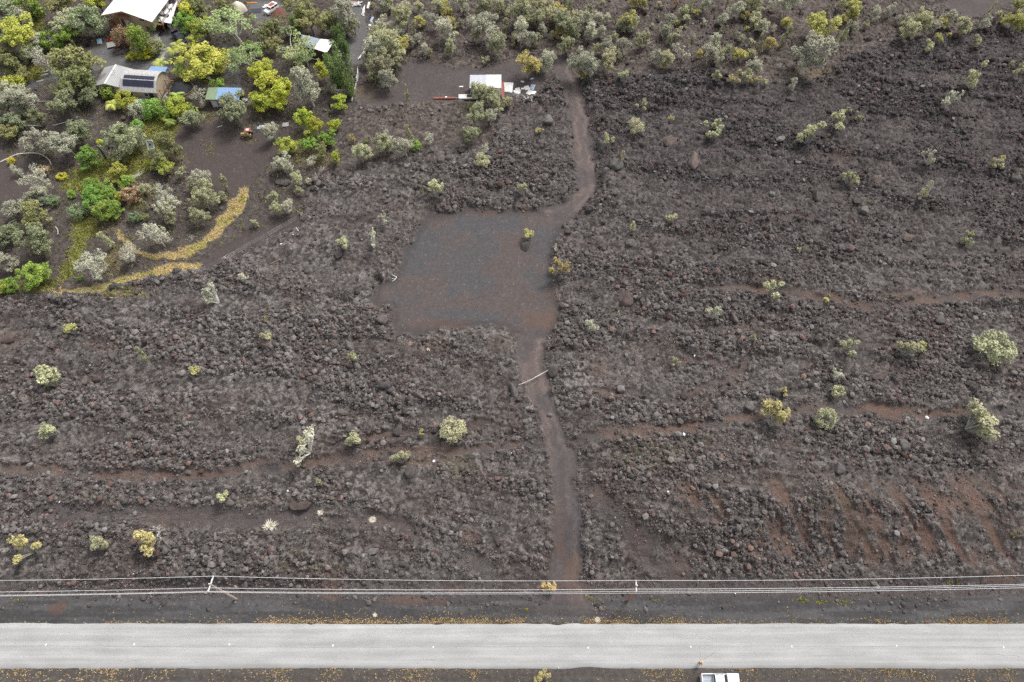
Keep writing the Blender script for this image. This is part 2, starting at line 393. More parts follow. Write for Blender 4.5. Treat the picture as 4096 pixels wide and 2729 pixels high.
def blobs(lst):
    v = np.zeros_like(X)
    for px, py, rx, ry, s in lst:
        c = G(px, py); k = scale_at(px, py, 0)
        a = rx / k; b = max(0.5, abs(G(px, py - ry).y - G(px, py + ry).y) / 2)
        lim = 2.2
        r0, r1 = np.searchsorted(ys, [c.y - lim * b, c.y + lim * b]); c0, c1 = np.searchsorted(xs, [c.x - lim * a, c.x + lim * a])
        if r1 <= r0 or c1 <= c0: continue
        w = (slice(r0, r1), slice(c0, c1))
        d = np.sqrt(((X[w] - c.x) / a) ** 2 + ((Y[w] - c.y) / b) ** 2) + 0.9 * (fbm(X[w] / 1.3, Y[w] / 1.3, 4, 5) - .5)
        v[w] = np.maximum(v[w], s * smooth(1.25, 0.35, d))
    return v
red = blobs(RED); olive = blobs(OLIVE); straw = blobs(STRAW)
tren = np.zeros_like(X); ridge = np.zeros_like(X); tz = np.zeros_like(X)
for ln, hw, dep, rd in TRENCH:
    d = ldist(Xw, Yw, poly_xy(ln), 5.0) + 0.9 * (fbm(X / 2.4, Y / 2.4, 4, 5) - .5)
    t = smooth(hw * 1.5, hw * 0.3, d) * (1 - flat) * smooth(.26, .46, fbm(X / 5, Y / 5, 3, 2) + .1)
    dep *= .26; rg_s = .4
    rg = smooth(hw * 2.4, hw * 1.5, d) * smooth(hw * .9, hw * 1.4, d)
    tren = np.maximum(tren, t); ridge = np.maximum(ridge, rg)
    tz += -dep * t + 0.25 * dep * rg
    red = np.maximum(red, rd * t * smooth(.30, .62, fbm(X / 3.4, Y / 2.6, 4, 6)))

# long flow bands of coarse rubble between finer cinder
ca_, sa2 = math.cos(R(-9)), math.sin(R(-9))
bend_ = 2.5 * np.sin(X / 21.0) * smooth(10, -30, X) + 6 * (fbm(X / 30, Y / 30, 2, 4) - .5)
U_, V_ = (X * ca_ + Y * sa2), (Y * ca_ - X * sa2) + bend_
band = fbm(U_ / 17, V_ / 3.4, 4, 6)
coarse = smooth(.52, .64, fbm(X / 11, Y / 9, 3, 1))
rub = np.clip(smooth(.43, .60, band) * .85 + .5 * coarse, 0, 1.2)
# cleared cinder patches inside the lava field
patch = smooth(.53, .42, band) * .55 + smooth(.56, .68, fbm(X / 7.5, Y / 5.0, 4, 2)) * smooth(70, 20, Y) * 0.8 + smooth(.60, .7, fbm(X / 9, Y / 6.0, 4, 7)) * 0.55
streak_zone = smooth(25.0, 27.5, Y) * smooth(42, 35, Y) * smooth(22, 30, X)
streak = smooth(.5, .64, fbm(X / 1.7 + 0.25 * Y, Y / 7.5, 3, 3)) * streak_zone
far_dark = smooth(60, 120, Y) * smooth(-20, 40, X)
rough = (0.72 + 0.28 * m_flow)                      # lava clinker outside the flow is lower
rough *= (1 - 0.42 * m_set * (1 - m_flow))
rough *= 1 - 0.25 * np.clip(patch, 0, 1) * m_flow
rough *= (1 - 0.75 * tren) * (1 - 0.5 * np.clip(red, 0, 1)) * (1 - 0.6 * streak)
rough *= (1 - 0.97 * flat) * (1 - 0.8 * np.maximum(grass_w, grass_g * .6))
rough *= (1 - 0.72 * verge) * (1 - 0.22 * verge_in)
far_out = smooth(300, 147, np.abs(X)) * smooth(330, 187, Y)
# heights
z = bank(X, Y)
und = (fbm(X / 16, Y / 13, 4, 0) - .5)
steps = (fbm(X / 6.5, Y / 4.0, 3, 5) - .5)
z += m_flow * lava_in * (1 - verge) * (0.55 + 1.7 * und + 0.8 * steps + 0.9 * (band - .5))
z += (1 - m_flow) * (1 - flat) * (0.7 * und) * (1 - verge)
z += (tz + 0.05 * ridge) * (1 - verge) * m_flow * (1 - flat)
z += -streak * 0.10
w = 0.35 * (fbm(X / 0.8, Y / 0.8, 2, 1) - .5) * 2
w2 = 0.35 * (fbm(X / 0.8 + 31, Y / 0.8, 2, 2) - .5) * 2
Xr, Yr = X + w, Y + w2
a1, a2, ai = cells(Xr / 2.6, Yr / 2.3, 0)
b1, b2, bi = cells(Xr / 0.80, Yr / 0.74, 3)
c1, c2, ci = cells((Xr + .3 * w2) / 0.40, (Yr + .3 * w) / 0.37, 5)
dome = lambda f: np.clip(1 - (f * 1.25) ** 2, 0, 1)
A_ = dome(a1) * ai ** 1.5; B_ = dome(b1) * (0.25 + bi ** 1.6); C_ = dome(c1) * (0.3 + ci)
z += rough * (0.55 * A_ * (1 - .5 * verge) + 0.48 * B_ * (0.45 + .8 * rub) + 0.24 * C_)
z += 0.012 * (fbm(X / 0.5, Y / 0.5, 2, 7) - .5) + flat * 0.07 * (fbm(X / 3, Y / 3, 3, 4) - .5)
tr_rut = 0.0
pit = G(1512, 1122); z -= 1.3 * smooth(1.3, 0.5, np.hypot(X - pit.x, (Y - pit.y) * .9))
mound = G(2106, 972); mm = smooth(1.6, 0.9, np.hypot(X - mound.x, Y - mound.y) + .4 * wob); z += 0.25 * mm
heap = G(1115, 58); z += 0.9 * smooth(2.4, 0.2, np.hypot(X - heap.x, (Y - heap.y) * .55))
gh = G(1452, 1112); gm = smooth(1.3, 0.6, np.hypot(X - gh.x, Y - gh.y) + .3 * wob); z += 0.3 * gm
y_r0, y_r1 = G(2048, 2674).y, G(2048, 2496).y
onroad = smooth(y_r1 + 0.8, y_r1, Y) * smooth(y_r0 - 0.8, y_r0, Y)
z = z * (1 - onroad) - 0.03 * onroad
z = z * far_out + (1 - far_out) * np.minimum(bank(X, Y), 2.0)
Z = z.astype(np.float32)

# mineral tint (linear), with some crevice shade painted in
c3 = lambda *a: np.array(a, np.float32)
def mixc(A, B, t): return A * (1 - t[..., None]) + B * t[..., None]
n1 = fbm(X / 3.3, Y / 3.3, 4, 3); n2 = fbm(X / 11, Y / 9, 3, 6)
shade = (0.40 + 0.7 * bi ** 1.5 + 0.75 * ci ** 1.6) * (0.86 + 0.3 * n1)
T = np.ones(X.shape + (3,), np.float32) * c3(.112, .101, .096)
T = mixc(T, np.broadcast_to(c3(.150, .137, .128), T.shape), smooth(.42, .66, n2) * (1 - far_dark) * smooth(.2, .7, B_))
T = mixc(T, np.broadcast_to(c3(.096, .077, .070), T.shape), smooth(.5, .72, fbm(X / 6, Y / 5, 4, 4)) * .75)
T = mixc(T, np.broadcast_to(c3(.066, .058, .059), T.shape), far_dark * .85)
old = (1 - m_flow) * (1 - m_set)
T = mixc(T, np.broadcast_to(c3(.108, .090, .080), T.shape), old)
T = mixc(T, np.broadcast_to(c3(.088, .074, .067), T.shape), m_set * (1 - m_flow))
soil = np.clip(1 - B_ * 1.6 - C_ * .35, 0, 1) * np.minimum(1, rough * 1.3)  # cinder soil between rocks, with crevice shade painted into its dark tone
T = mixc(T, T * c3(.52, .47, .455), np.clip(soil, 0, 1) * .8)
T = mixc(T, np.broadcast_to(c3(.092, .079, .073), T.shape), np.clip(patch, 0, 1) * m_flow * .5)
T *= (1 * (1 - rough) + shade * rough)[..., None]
T = mixc(T, np.broadcast_to(c3(.070, .062, .062), T.shape), tren * (1 - np.clip(red, 0, 1)) * .7)
T = mixc(T, np.broadcast_to(c3(.125, .074, .055), T.shape), np.clip(streak * (.4 + .9 * n1), 0, 1) * .8)
gr = (0.82 + 0.36 * fbm(X / .35, Y / .35, 2, 5)) * (1 + .7 * (vnoise(X / .22, Y / .22, 6) > .93) + .35 * (vnoise(X / .3, Y / .3, 2) > .9))
pad_c = mixc(np.broadcast_to(c3(.082, .077, .079), T.shape), np.broadcast_to(c3(.094, .078, .074), T.shape), smooth(.42, .6, fbm(X / 5, Y / 4, 3, 2)))
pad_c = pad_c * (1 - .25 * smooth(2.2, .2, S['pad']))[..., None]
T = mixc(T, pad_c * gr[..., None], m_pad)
drv_c = np.broadcast_to(c3(.112, .088, .081), T.shape) * (0.9 + 0.25 * n1)[..., None]
ctr_ = np.maximum(S['dup'], S['dlo'])
rut = smooth(.55, .95, ctr_) * smooth(1.75, 1.2, ctr_)
drv_c = mixc(drv_c, np.broadcast_to(c3(.150, .122, .112), T.shape), rut * .8)
drv_c = mixc(drv_c, np.broadcast_to(c3(.070, .066, .069), T.shape), smooth(.45, .6, fbm(X / 2.5, Y / 6, 3, 1)) * .6)
T = mixc(T, drv_c * gr[..., None] ** .8, m_drv * (1 - .6 * m_pad))
T = mixc(T, np.broadcast_to(c3(.084, .072, .069), T.shape) * (gr * (.9 + .3 * n1))[..., None], m_cup)
T = mixc(T, np.broadcast_to(c3(.076, .062, .058), T.shape) * gr[..., None], np.maximum(m_track, m_clr) * .95)
T = mixc(T, np.broadcast_to(c3(.125, .120, .120), T.shape) * (gr * (.85 + .3 * n1))[..., None], m_yard)
vg = mixc(np.broadcast_to(c3(.060, .056, .057), T.shape), np.broadcast_to(c3(.085, .082, .083), T.shape), smooth(.4, .65, fbm(X / 9, Y / .8, 3, 1)))
T = mixc(T, vg * (gr * (.9 + .2 * n1))[..., None], verge_in * (1 - .75 * np.maximum(m_drv, smooth(-2.5, .6, S['dlo'])) * smooth(vy - 5, vy - 1.5, Y)))
T = mixc(T, T * c3(.72, .66, .68), verge * (1 - verge_in) * .6)
T = mixc(T, np.broadcast_to(c3(.122, .078, .061), T.shape) * (.75 + .5 * n1)[..., None], np.clip(red, 0, 1) * np.where(m_pad > .5, .55, .75))
T = mixc(T, np.broadcast_to(c3(.17, .055, .045), T.shape), np.clip(red - 1, 0, .6) * 1.6)
T = mixc(T, np.broadcast_to(c3(.135, .118, .078), T.shape), np.clip(olive, 0, 1))
T = mixc(T, np.broadcast_to(c3(.26, .19, .115), T.shape), np.clip(straw * (.3 + 1.2 * n1) * (1 - flat * .5), 0, 1) * .75)
T = mixc(T, np.broadcast_to(c3(.46, .37, .20), T.shape), grass_w * .9)
T = mixc(T, np.broadcast_to(c3(.20, .20, .065), T.shape), grass_g * smooth(.3, .6, n1 + .1))
T = mixc(T, np.broadcast_to(c3(.20, .19, .185), T.shape) * (.7 + .6 * ci)[..., None], gm * .8)
mm2 = smooth(G(2048, 2500).y + 1.0, G(2048, 2500).y - .1, Y)
T = mixc(T, np.broadcast_to(c3(.085, .072, .062), T.shape) * gr[..., None], smooth(y_r0 + .3, y_r0 - .3, Y) * .6)
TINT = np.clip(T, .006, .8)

def ground_z(x, y):
    i = int(np.clip(np.searchsorted(ys, y), 1, NR - 1)); j = int(np.clip(np.searchsorted(xs, x), 1, NC - 1))
    return float(Z[i-1:i+1, j-1:j+1].mean())
def ground_zs(x, y):
    i = np.clip(np.searchsorted(ys, y), 1, NR - 1); j = np.clip(np.searchsorted(xs, x), 1, NC - 1)
    return (Z[i, j] + Z[i-1, j-1]) * .5
def GZ(px, py):
    """Point of the finished ground under a pixel."""
    zz = G(px, py).z
    for _ in range(5):
        p = P(px, py, zz); zz = ground_z(p.x, p.y)
    return P(px, py, zz)

zone = np.zeros(X.shape, np.int8)
zone[(m_set > .5) & (m_flow < .5)] = 6
zone[m_yard > .5] = 5; zone[m_clr > .5] = 5; zone[m_track > .5] = 4; zone[m_cup > .5] = 3
zone[m_drv > .5] = 2; zone[verge_in > .5] = 7; zone[m_pad > .5] = 1
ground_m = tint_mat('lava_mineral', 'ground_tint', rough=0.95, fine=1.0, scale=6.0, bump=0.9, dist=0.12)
gravel_m = tint_mat('gravel_mineral', 'ground_tint', rough=0.95, fine=0.7, scale=11.0, bump=0.25, dist=0.03)
idx = np.arange(NR * NC, dtype=np.int32).reshape(NR, NC)
quads = np.stack([idx[:-1, :-1], idx[:-1, 1:], idx[1:, 1:], idx[1:, :-1]], -1).reshape(-1, 4)
qz = zone[:-1, :-1].reshape(-1)
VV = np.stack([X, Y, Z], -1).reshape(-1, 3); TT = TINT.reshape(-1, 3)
for code, name, label, mat in ((0, 'ground', 'broken dark brown lava field', ground_m), (1, 'gravel_pad', 'cleared pad of dark blue grey gravel', gravel_m), (2, 'driveway', 'narrow dirt driveway from the road', gravel_m),
                          (3, 'gravel_clearing', 'brown gravel clearing round the white shed', gravel_m), (4, 'dirt_track', 'dark dirt track beside the straw coloured grass', gravel_m), (5, 'yard_gravel', 'grey gravel lanes among the houses', gravel_m),
                          (6, 'yard_ground', 'brown soil under the trees of the settlement', ground_m), (7, 'road_verge', 'fine dark gravel verge along the road', gravel_m)):
    q = quads[qz == code]
    if not len(q): continue
    used, inv = np.unique(q, return_inverse=True)
    me = np_mesh(name, VV[used], inv.reshape(-1, 4), True, mat)
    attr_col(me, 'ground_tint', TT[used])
    tag(link(name, me), label, 'ground', kind='structure')
del a1, a2, b2, c2, Xr, Yr, w, w2

# ------------------------------------------------------------------ road
def road_mat():
    m, N, L, B = new_mat('worn_asphalt')
    tc = N.new('ShaderNodeTexCoord')
    def noise(sc, mapping, detail=5, rough=.6):
        mp = N.new('ShaderNodeMapping'); mp.inputs['Scale'].default_value = mapping; L.new(tc.outputs['Object'], mp.inputs['Vector'])
        n = N.new('ShaderNodeTexNoise'); n.inputs['Scale'].default_value = sc; n.inputs['Detail'].default_value = detail; n.inputs['Roughness'].default_value = rough
        L.new(mp.outputs['Vector'], n.inputs['Vector']); return n.outputs['Fac']
    def rng_(src, a, b, lo, hi):
        r = N.new('ShaderNodeMapRange'); r.inputs['From Min'].default_value = a; r.inputs['From Max'].default_value = b; r.inputs['To Min'].default_value = lo; r.inputs['To Max'].default_value = hi
        L.new(src, r.inputs['Value']); return r.outputs['Result']
    def mul(a, b):
        n = N.new('ShaderNodeMath'); n.operation = 'MULTIPLY'; L.new(a, n.inputs[0]); L.new(b, n.inputs[1]); return n.outputs[0]
    long_ = rng_(noise(1.0, (.03, 1.3, 1)), .35, .65, .86, 1.08)
    blot = rng_(noise(.35, (.5, 1.4, 1), 6), .35, .7, .88, 1.06)
    grain = rng_(noise(14, (1, 1, 1), 3), .3, .7, .94, 1.06)
    stain = rng_(noise(.5, (.35, 1.6, 1), 8, .7), .60, .72, 1.0, .90)
    v = mul(mul(long_, blot), mul(grain, stain))
    sc = N.new('ShaderNodeVectorMath'); sc.operation = 'SCALE'; sc.inputs[0].default_value = (.40, .40, .392); L.new(v, sc.inputs['Scale'])
    L.new(sc.outputs['Vector'], B.inputs['Base Color']); B.inputs['Roughness'].default_value = .85; B.inputs['Specular IOR Level'].default_value = .2
    return m
nx = 2600; rx = np.linspace(-420, 420, nx)
wig = lambda x, s: 0.30 * (fbm(x / 14, x * 0 + s, 3, 1) - .5) + 0.22 * (fbm(x / 1.6, x * 0 + s + 9, 4, 2) - .5)
far_e = y_r1 + wig(rx, 3.3) ; near_e = y_r0 + wig(rx, 8.8) * .8
bite = lambda px, w, d: d * np.exp(-((rx - G(px, 2600).x) / w) ** 2)
far_e -= bite(1228, .5, .18) + bite(1745, .8, .15) + bite(2230, .8, .2); near_e += bite(2350, 2.0, .25)
nyr = 9
V = []; 
for k in range(nyr):
    t = k / (nyr - 1)
    V.append(np.stack([rx, near_e * (1 - t) + far_e * t, rx * 0 + 0.02 + 0.05 * (1 - (2 * t - 1) ** 2)], -1))
V.insert(0, np.stack([rx, near_e - .03, rx * 0 - .06], -1)); V.append(np.stack([rx, far_e + .03, rx * 0 - .06], -1))
V = np.concatenate(V); ii = np.arange(len(V), dtype=np.int32).reshape(nyr + 2, nx)
Q = np.stack([ii[:-1, :-1], ii[:-1, 1:], ii[1:, 1:], ii[1:, :-1]], -1).reshape(-1, 4)
tag(link('road', np_mesh('road', V, Q, True, road_mat())), 'pale worn two lane asphalt road', 'road', kind='structure')
# the paving joint along the middle and a few cracks: sunken dark seams as thin sheets
crack_m = plain('crack_filler', (.24, .24, .235), .9)
def seam(pts, w, name):
    P_ = [np.array(p) for p in pts]; V = []; 
    for i, p in enumerate(P_):
        d = P_[min(i + 1, len(P_) - 1)] - P_[max(i - 1, 0)]; n = np.array([-d[1], d[0]]) / (np.hypot(*d) + 1e-9)
        ww = w * (.3 + random.random())
        for s in (-1, 1):
            q = p + n * ww * s; t = (q[1] - y_r0) / (y_r1 - y_r0)
            V.append((q[0], q[1], 0.026 + 0.05 * (1 - (2 * t - 1) ** 2)))
    F = [(2*i, 2*i+2, 2*i+3, 2*i+1) for i in range(len(P_) - 1)]
    me = bpy.data.meshes.new(name); me.from_pydata(V, [], F); me.materials.append(crack_m); me.update()
    return tag(link(name, me), 'dark seam in the road surface', 'road', kind='structure')
ym = G(2048, 2587).y
seam([(x, ym + .09 * math.sin(x * .06) + .03 * math.sin(x * .7)) for x in np.arange(-78, 78, .5)], .022, 'road_joint')
for a, b in (((2797,2588),(2805,2675)), ((2800,2645),(2860,2612)), ((1500,2560),(1460,2640)), ((560,2640),(500,2650)), ((3900,2615),(4080,2625)), ((1690,2640),(1740,2640)), ((3440,2625),(3460,2612))):
    p, q = G(*a), G(*b)
    seam([(p.x + (q.x - p.x) * t + .08 * random.uniform(-1, 1), p.y + (q.y - p.y) * t + .08 * random.uniform(-1, 1)) for t in np.linspace(0, 1, 9)], .03, 'road_crack')
# ------------------------------------------------------------------ loose rubble (uncountable) and single boulders
print('rocks...')
def ico(sub):
    bm_ = __import__('bmesh').new(); __import__('bmesh').ops.create_icosphere(bm_, subdivisions=sub, radius=1)
    v = np.array([p.co[:] for p in bm_.verts], np.float32); f = np.array([[l.index for l in p.verts] for p in bm_.faces], np.int32); bm_.free()
    return v, f
iv, ifc = ico(1)
N_ = 520000
px_ = rng.uniform(-135, 135, N_); u_ = rng.random(N_); py_ = 10 + 165 * u_ ** 1.35
i_ = np.clip(np.searchsorted(ys, py_), 1, NR - 1); j_ = np.clip(np.searchsorted(xs, px_), 1, NC - 1)
rubm = rub[i_, j_]
keep = (rough[i_, j_] * (.25 + .75 * m_flow[i_, j_]) * (.42 + 1.0 * rubm) + .5 * ridge[i_, j_] * (1 - flat[i_, j_]) + .35 * (m_flow * verge * (1 - verge_in))[i_, j_]
        + 1.2 * smooth(-1.3, -.15, edge_d)[i_, j_] * smooth(.35, -.1, edge_d)[i_, j_] * m_flow[i_, j_]) > rng.random(N_) * 1.5
keep &= (py_ > y_r1 + 1.2 + 1.5 * rng.random(N_)) & (flat[i_, j_] < .25 + .4 * rng.random(N_) ** 3)
keep &= (np.abs(px_) < 70 + .45 * py_)
px_, py_, i_, j_ = px_[keep], py_[keep], i_[keep], j_[keep]
n = len(px_)
size = 0.075 + 0.075 * rng.pareto(2.6, n); size = np.clip(size, 0, 0.46) * (0.9 + py_ / 260) * (.58 + .42 * rub[i_, j_])
big = size > 0.2
V = iv[None] * (1 + .42 * (rng.random((n, 12, 1)) - .5)) * size[:, None, None] * (0.75 + .6 * rng.random((n, 1, 3)))
ang = rng.random(n) * 6.28; ca, sa_ = np.cos(ang)[:, None], np.sin(ang)[:, None]
Vx = V[..., 0] * ca - V[..., 1] * sa_ + px_[:, None]; Vy = V[..., 0] * sa_ + V[..., 1] * ca + py_[:, None]
Vz = V[..., 2] * .8 + (Z[i_, j_] + size * .22)[:, None]
RV = np.stack([Vx, Vy, Vz], -1).reshape(-1, 3)
RF = (ifc[None] + (np.arange(n) * 12)[:, None, None]).reshape(-1, 3)
base = np.array([.118, .106, .100]) * (1 - far_dark[i_, j_])[:, None] + np.array([.074, .066, .066]) * far_dark[i_, j_][:, None]
col = base * (0.55 + 1.25 * rng.random(n) ** 1.7)[:, None]
col = np.where((rng.random(n) < .16)[:, None], col * np.array([1.12, .82, .76]), col)
col = np.where((rng.random(n) < .02)[:, None], np.array([.24, .23, .22]), col)
rub_m = tint_mat('rubble_mineral', 'ground_tint', rough=.95, fine=.6, scale=9, bump=.3, dist=.04)
me = np_mesh('lava_rubble', RV, RF, False, rub_m); attr_col(me, 'ground_tint', np.repeat(col, 12, 0))
tag(link('lava_rubble', me), 'loose lava stones strewn over the whole lava field', 'rubble', kind='stuff')
# fine gravel grains and pebbles on the pad and the driveway edges
ng = 16000
gx = rng.uniform(G(1460, 1100).x, G(2420, 1100).x, ng); gy = rng.uniform(22, 140, ng)
gi = np.clip(np.searchsorted(ys, gy), 1, NR - 1); gj = np.clip(np.searchsorted(xs, gx), 1, NC - 1)
kp = (np.maximum(m_pad, .5 * m_drv)[gi, gj] * (.25 + smooth(1.6, .1, np.maximum(S['pad'], S['dlo']))[gi, gj] + .5 * smooth(-.1, -.9, (fbm(X / 6, Y / 5, 3, 2) - .5) * 8)[gi, gj])) > rng.random(ng) * 1.3
gx, gy, gi, gj = gx[kp], gy[kp], gi[kp], gj[kp]; n = len(gx)
gs = .03 + .035 * rng.random(n) ** 2
V = iv[None] * gs[:, None, None] * (.7 + .6 * rng.random((n, 1, 3)))
V[..., 0] += gx[:, None]; V[..., 1] += gy[:, None]; V[..., 2] += (Z[gi, gj] + .01)[:, None]
me = np_mesh('pad_gravel', V.reshape(-1, 3), (ifc[None] + (np.arange(n) * 12)[:, None, None]).reshape(-1, 3), False, rub_m)
attr_col(me, 'ground_tint', np.repeat(np.array([.085, .083, .085]) * (.6 + 1.3 * rng.random(n) ** 3)[:, None], 12, 0))
tag(link('pad_gravel', me), 'loose grey gravel lying on the cleared pad', 'gravel', kind='stuff')

b_grey = rock_mat('grey_lava_rock', (.095, .087, .082), (.215, .20, .19))
b_brown = rock_mat('brown_lava_rock', (.080, .069, .064), (.165, .145, .135))
b_red = rock_mat('reddish_lava_rock', (.085, .064, .057), (.165, .130, .116))
b_dark = rock_mat('dark_lava_rock', (.058, .052, .051), (.135, .124, .12))
bv, bf = ico(3)
ROCKS = []
for k in range(9):
    r_ = np.random.default_rng(100 + k)
    v = bv.copy(); o = r_.random(3) * 50
    q = v * 1.0
    f_ = fbm(q[:, 0] * 1.1 + o[0] + q[:, 2] * .7, q[:, 1] * 1.1 + o[1] - q[:, 2] * .6, 3, k) - .5
    v *= (1 + .75 * f_)[:, None]
    for _ in range(11):                                      # broken faces
        nrm = r_.normal(size=3); nrm /= np.linalg.norm(nrm); dd = .42 + .36 * r_.random()
        over = np.maximum(v @ nrm - dd, 0); v -= over[:, None] * nrm * .97
    v += (.05 * (fbm(q[:, 0] * 5 + o[0], q[:, 1] * 5 + q[:, 2] * 3, 3, k) - .5))[:, None] * q
    v[:, 2] = np.maximum(v[:, 2], -.55)
    v /= np.abs(v[:, :2]).max()
    me = np_mesh('boulder', v, bf, True, b_grey); ROCKS.append(me)

# px, py, width px, length/width in the photo, colour, remark
B_LIST = """2406 592 55 1 d|2460 667 70 .9 g|2774 649 62 1 r|2678 563 90 .45 r|2255 759 52 .8 b|2459 772 50 .7 b|2580 801 32 1 g|2402 843 22 1 g|2829 835 32 1.1 b|2519 977 50 .8 b|2237 1111 46 .8 b
2502 1203 92 .85 r|2624 1224 45 .6 g|2102 982 62 .7 d|2347 1015 24 1 b|2444 1082 28 1.3 d|2938 1272 26 1.9 b|2372 921 24 1 g|2274 931 36 .7 b|3264 780 52 1 b|3507 717 50 .9 r|3456 847 40 .9 g|3384 841 40 .5 d
3636 950 62 .5 r|3172 1211 66 .9 b|3272 1224 55 1 b|3088 776 26 .8 g|3590 1128 46 .9 b|4059 713 50 .7 d|3758 1287 46 .9 g|3896 1274 32 .8 g|3431 805 42 1 b|2057 1568 42 1.8 g|2218 1476 72 .9 b|2481 1556 38 1 g
2733 1581 58 1.0 b|2873 1625 38 1.1 g|2998 1631 46 1.1 g|2691 1326 38 .7 b|2733 1362 28 .9 b|2785 1528 26 1.2 g|2434 1804 34 .9 g|2414 1820 28 1 b|2523 1451 38 .6 b|2640 1673 34 .6 g|2691 1650 28 .8 b|2988 1694 36 .7 d
2075 1598 24 1 b|3076 1840 28 .6 g|2921 1912 52 .9 b|3398 1736 34 1.1 g|3611 1778 46 1.4 g|3515 1510 62 .6 r|3425 1557 36 .6 g|3385 1535 38 .8 b|3984 1514 60 .7 d|3356 1878 72 .8 d|3574 1778 22 .7 g|3146 2110 42 .9 b
3724 2248 30 1 b|368 1270 62 .9 b|445 1418 42 1.1 b|344 1528 40 1.1 r|392 1514 40 1 r|311 1562 32 1 b|1066 1375 62 .8 r|892 1260 40 .7 d|239 1490 24 1.3 b|815 1294 32 .9 d|1023 1483 34 .7 b|765 1401 40 .8 d|172 1662 46 .7 b
93 1743 30 .9 g|110 1421 24 1 g|555 1162 42 .7 b|1076 1105 46 .9 b|43 1356 90 .6 r|268 1660 28 .9 g|500 1667 42 1 b|55 2071 38 .7 b|337 1804 20 1.3 g|359 1896 26 .8 g|756 1890 30 .9 b|918 2012 62 .7 b|959 1796 34 1 g
567 2189 36 1.4 d|660 2203 46 1.1 b|770 2210 26 1.5 g|383 2136 72 .6 g|177 2179 36 .8 b|143 2165 36 .8 d|1531 1286 60 .8 b|1397 1384 50 .8 g|1428 1465 38 .9 b|1320 1422 24 1.2 g|1615 1592 40 .9 g|1426 1626 26 1 g
1368 1654 56 .6 b|1595 1728 48 1.2 b|1643 1884 48 1.6 b|1543 1633 44 .8 b|1560 1408 20 1 d|1103 1697 34 .8 b|1918 1616 28 1.3 g|1160 1540 22 1 g|1218 1867 26 .8 r|1261 1728 26 1.1 d|1540 1542 54 .7 d|1201 2023 96 .7 r
1493 2205 48 .9 g|1495 2236 30 .9 g|1610 2255 30 1 b|1605 2293 24 1.3 b|1251 2241 30 1 g|1423 2140 30 .8 g|1890 2054 50 .8 r|1784 1985 28 .9 d|1717 1949 26 1.2 g|1373 2128 28 2 d|1464 2289 26 1 r|1395 2179 20 1 g
1311 1892 32 1.2 d|1351 1020 40 1.5 b|1766 637 34 1.2 b|1797 632 28 .9 d|1614 811 38 .9 r|1529 1050 18 1 g|1547 806 26 .9 b|1297 938 24 .8 b|1132 730 72 .6 g|1842 605 34 .9 d|2195 487 48 .8 g|2168 549 42 .9 b|2759 2371 30 1 d
96 2350 38 .8 b|986 2334 22 1.2 g|659 2341 20 1 g|998 2317 20 1.1 g|2540 1190 30 .7 g|3720 1120 30 .7 b|3990 1120 34 .7 r|2860 1005 26 .8 b|2720 1010 24 .8 g|3030 1010 26 .8 g|3870 820 34 .7 b|2930 480 40 .7 d|2600 460 36 .6 d
2560 690 24 .8 b|3120 560 46 .6 g|3160 400 48 .6 d|3030 500 40 .5 d|2940 740 30 .7 b|3530 900 30 .7 d|3970 880 30 .7 d|3700 1020 26 .8 b|2200 1660 26 .8 g|2130 1770 26 .7 g|2390 1640 24 .9 g|2320 1560 28 .9 b""".replace('\n', '|').split('|')
BOULDERS = []
for i, row in enumerate(B_LIST):
    a = row.split(); bx, by, bw, asp, bc = float(a[0]), float(a[1]), float(a[2]), float(a[3]), a[4]
    p = GZ(bx, by); k = scale_at(bx, by, p.z); w_ = bw / k * 1.0
    o = link('boulder', ROCKS[(i * 5 + int(bx)) % 9])
    q = np.hypot(p.x, p.y - 0); dep = math.atan2(CAM_H, p.y)
    hgt = w_ * .62 * min(1.0, asp * 1.1)
    ly = w_ * asp / max(.55, math.sin(dep)) * .95
    o.scale = (w_ / 2, ly / 2, hgt / 2 * 1.25)
    o.rotation_euler = (random.uniform(-.15, .15), random.uniform(-.15, .15), random.uniform(-.35, .35))
    if i in (2, 35): o.rotation_euler.z = -.6
    o.location = (p.x, p.y, p.z + hgt * .10)
    s0 = o.material_slots[0]; s0.link = 'OBJECT'; s0.material = {'g': b_grey, 'b': b_brown, 'r': b_red, 'd': b_dark}[bc]
    BOULDERS.append(dict(o=o, px=bx, py=by, w=w_, asp=asp, col={'g': 'grey', 'b': 'brown', 'r': 'reddish', 'd': 'dark'}[bc], noun='boulder', group='lava boulders lying on the field'))
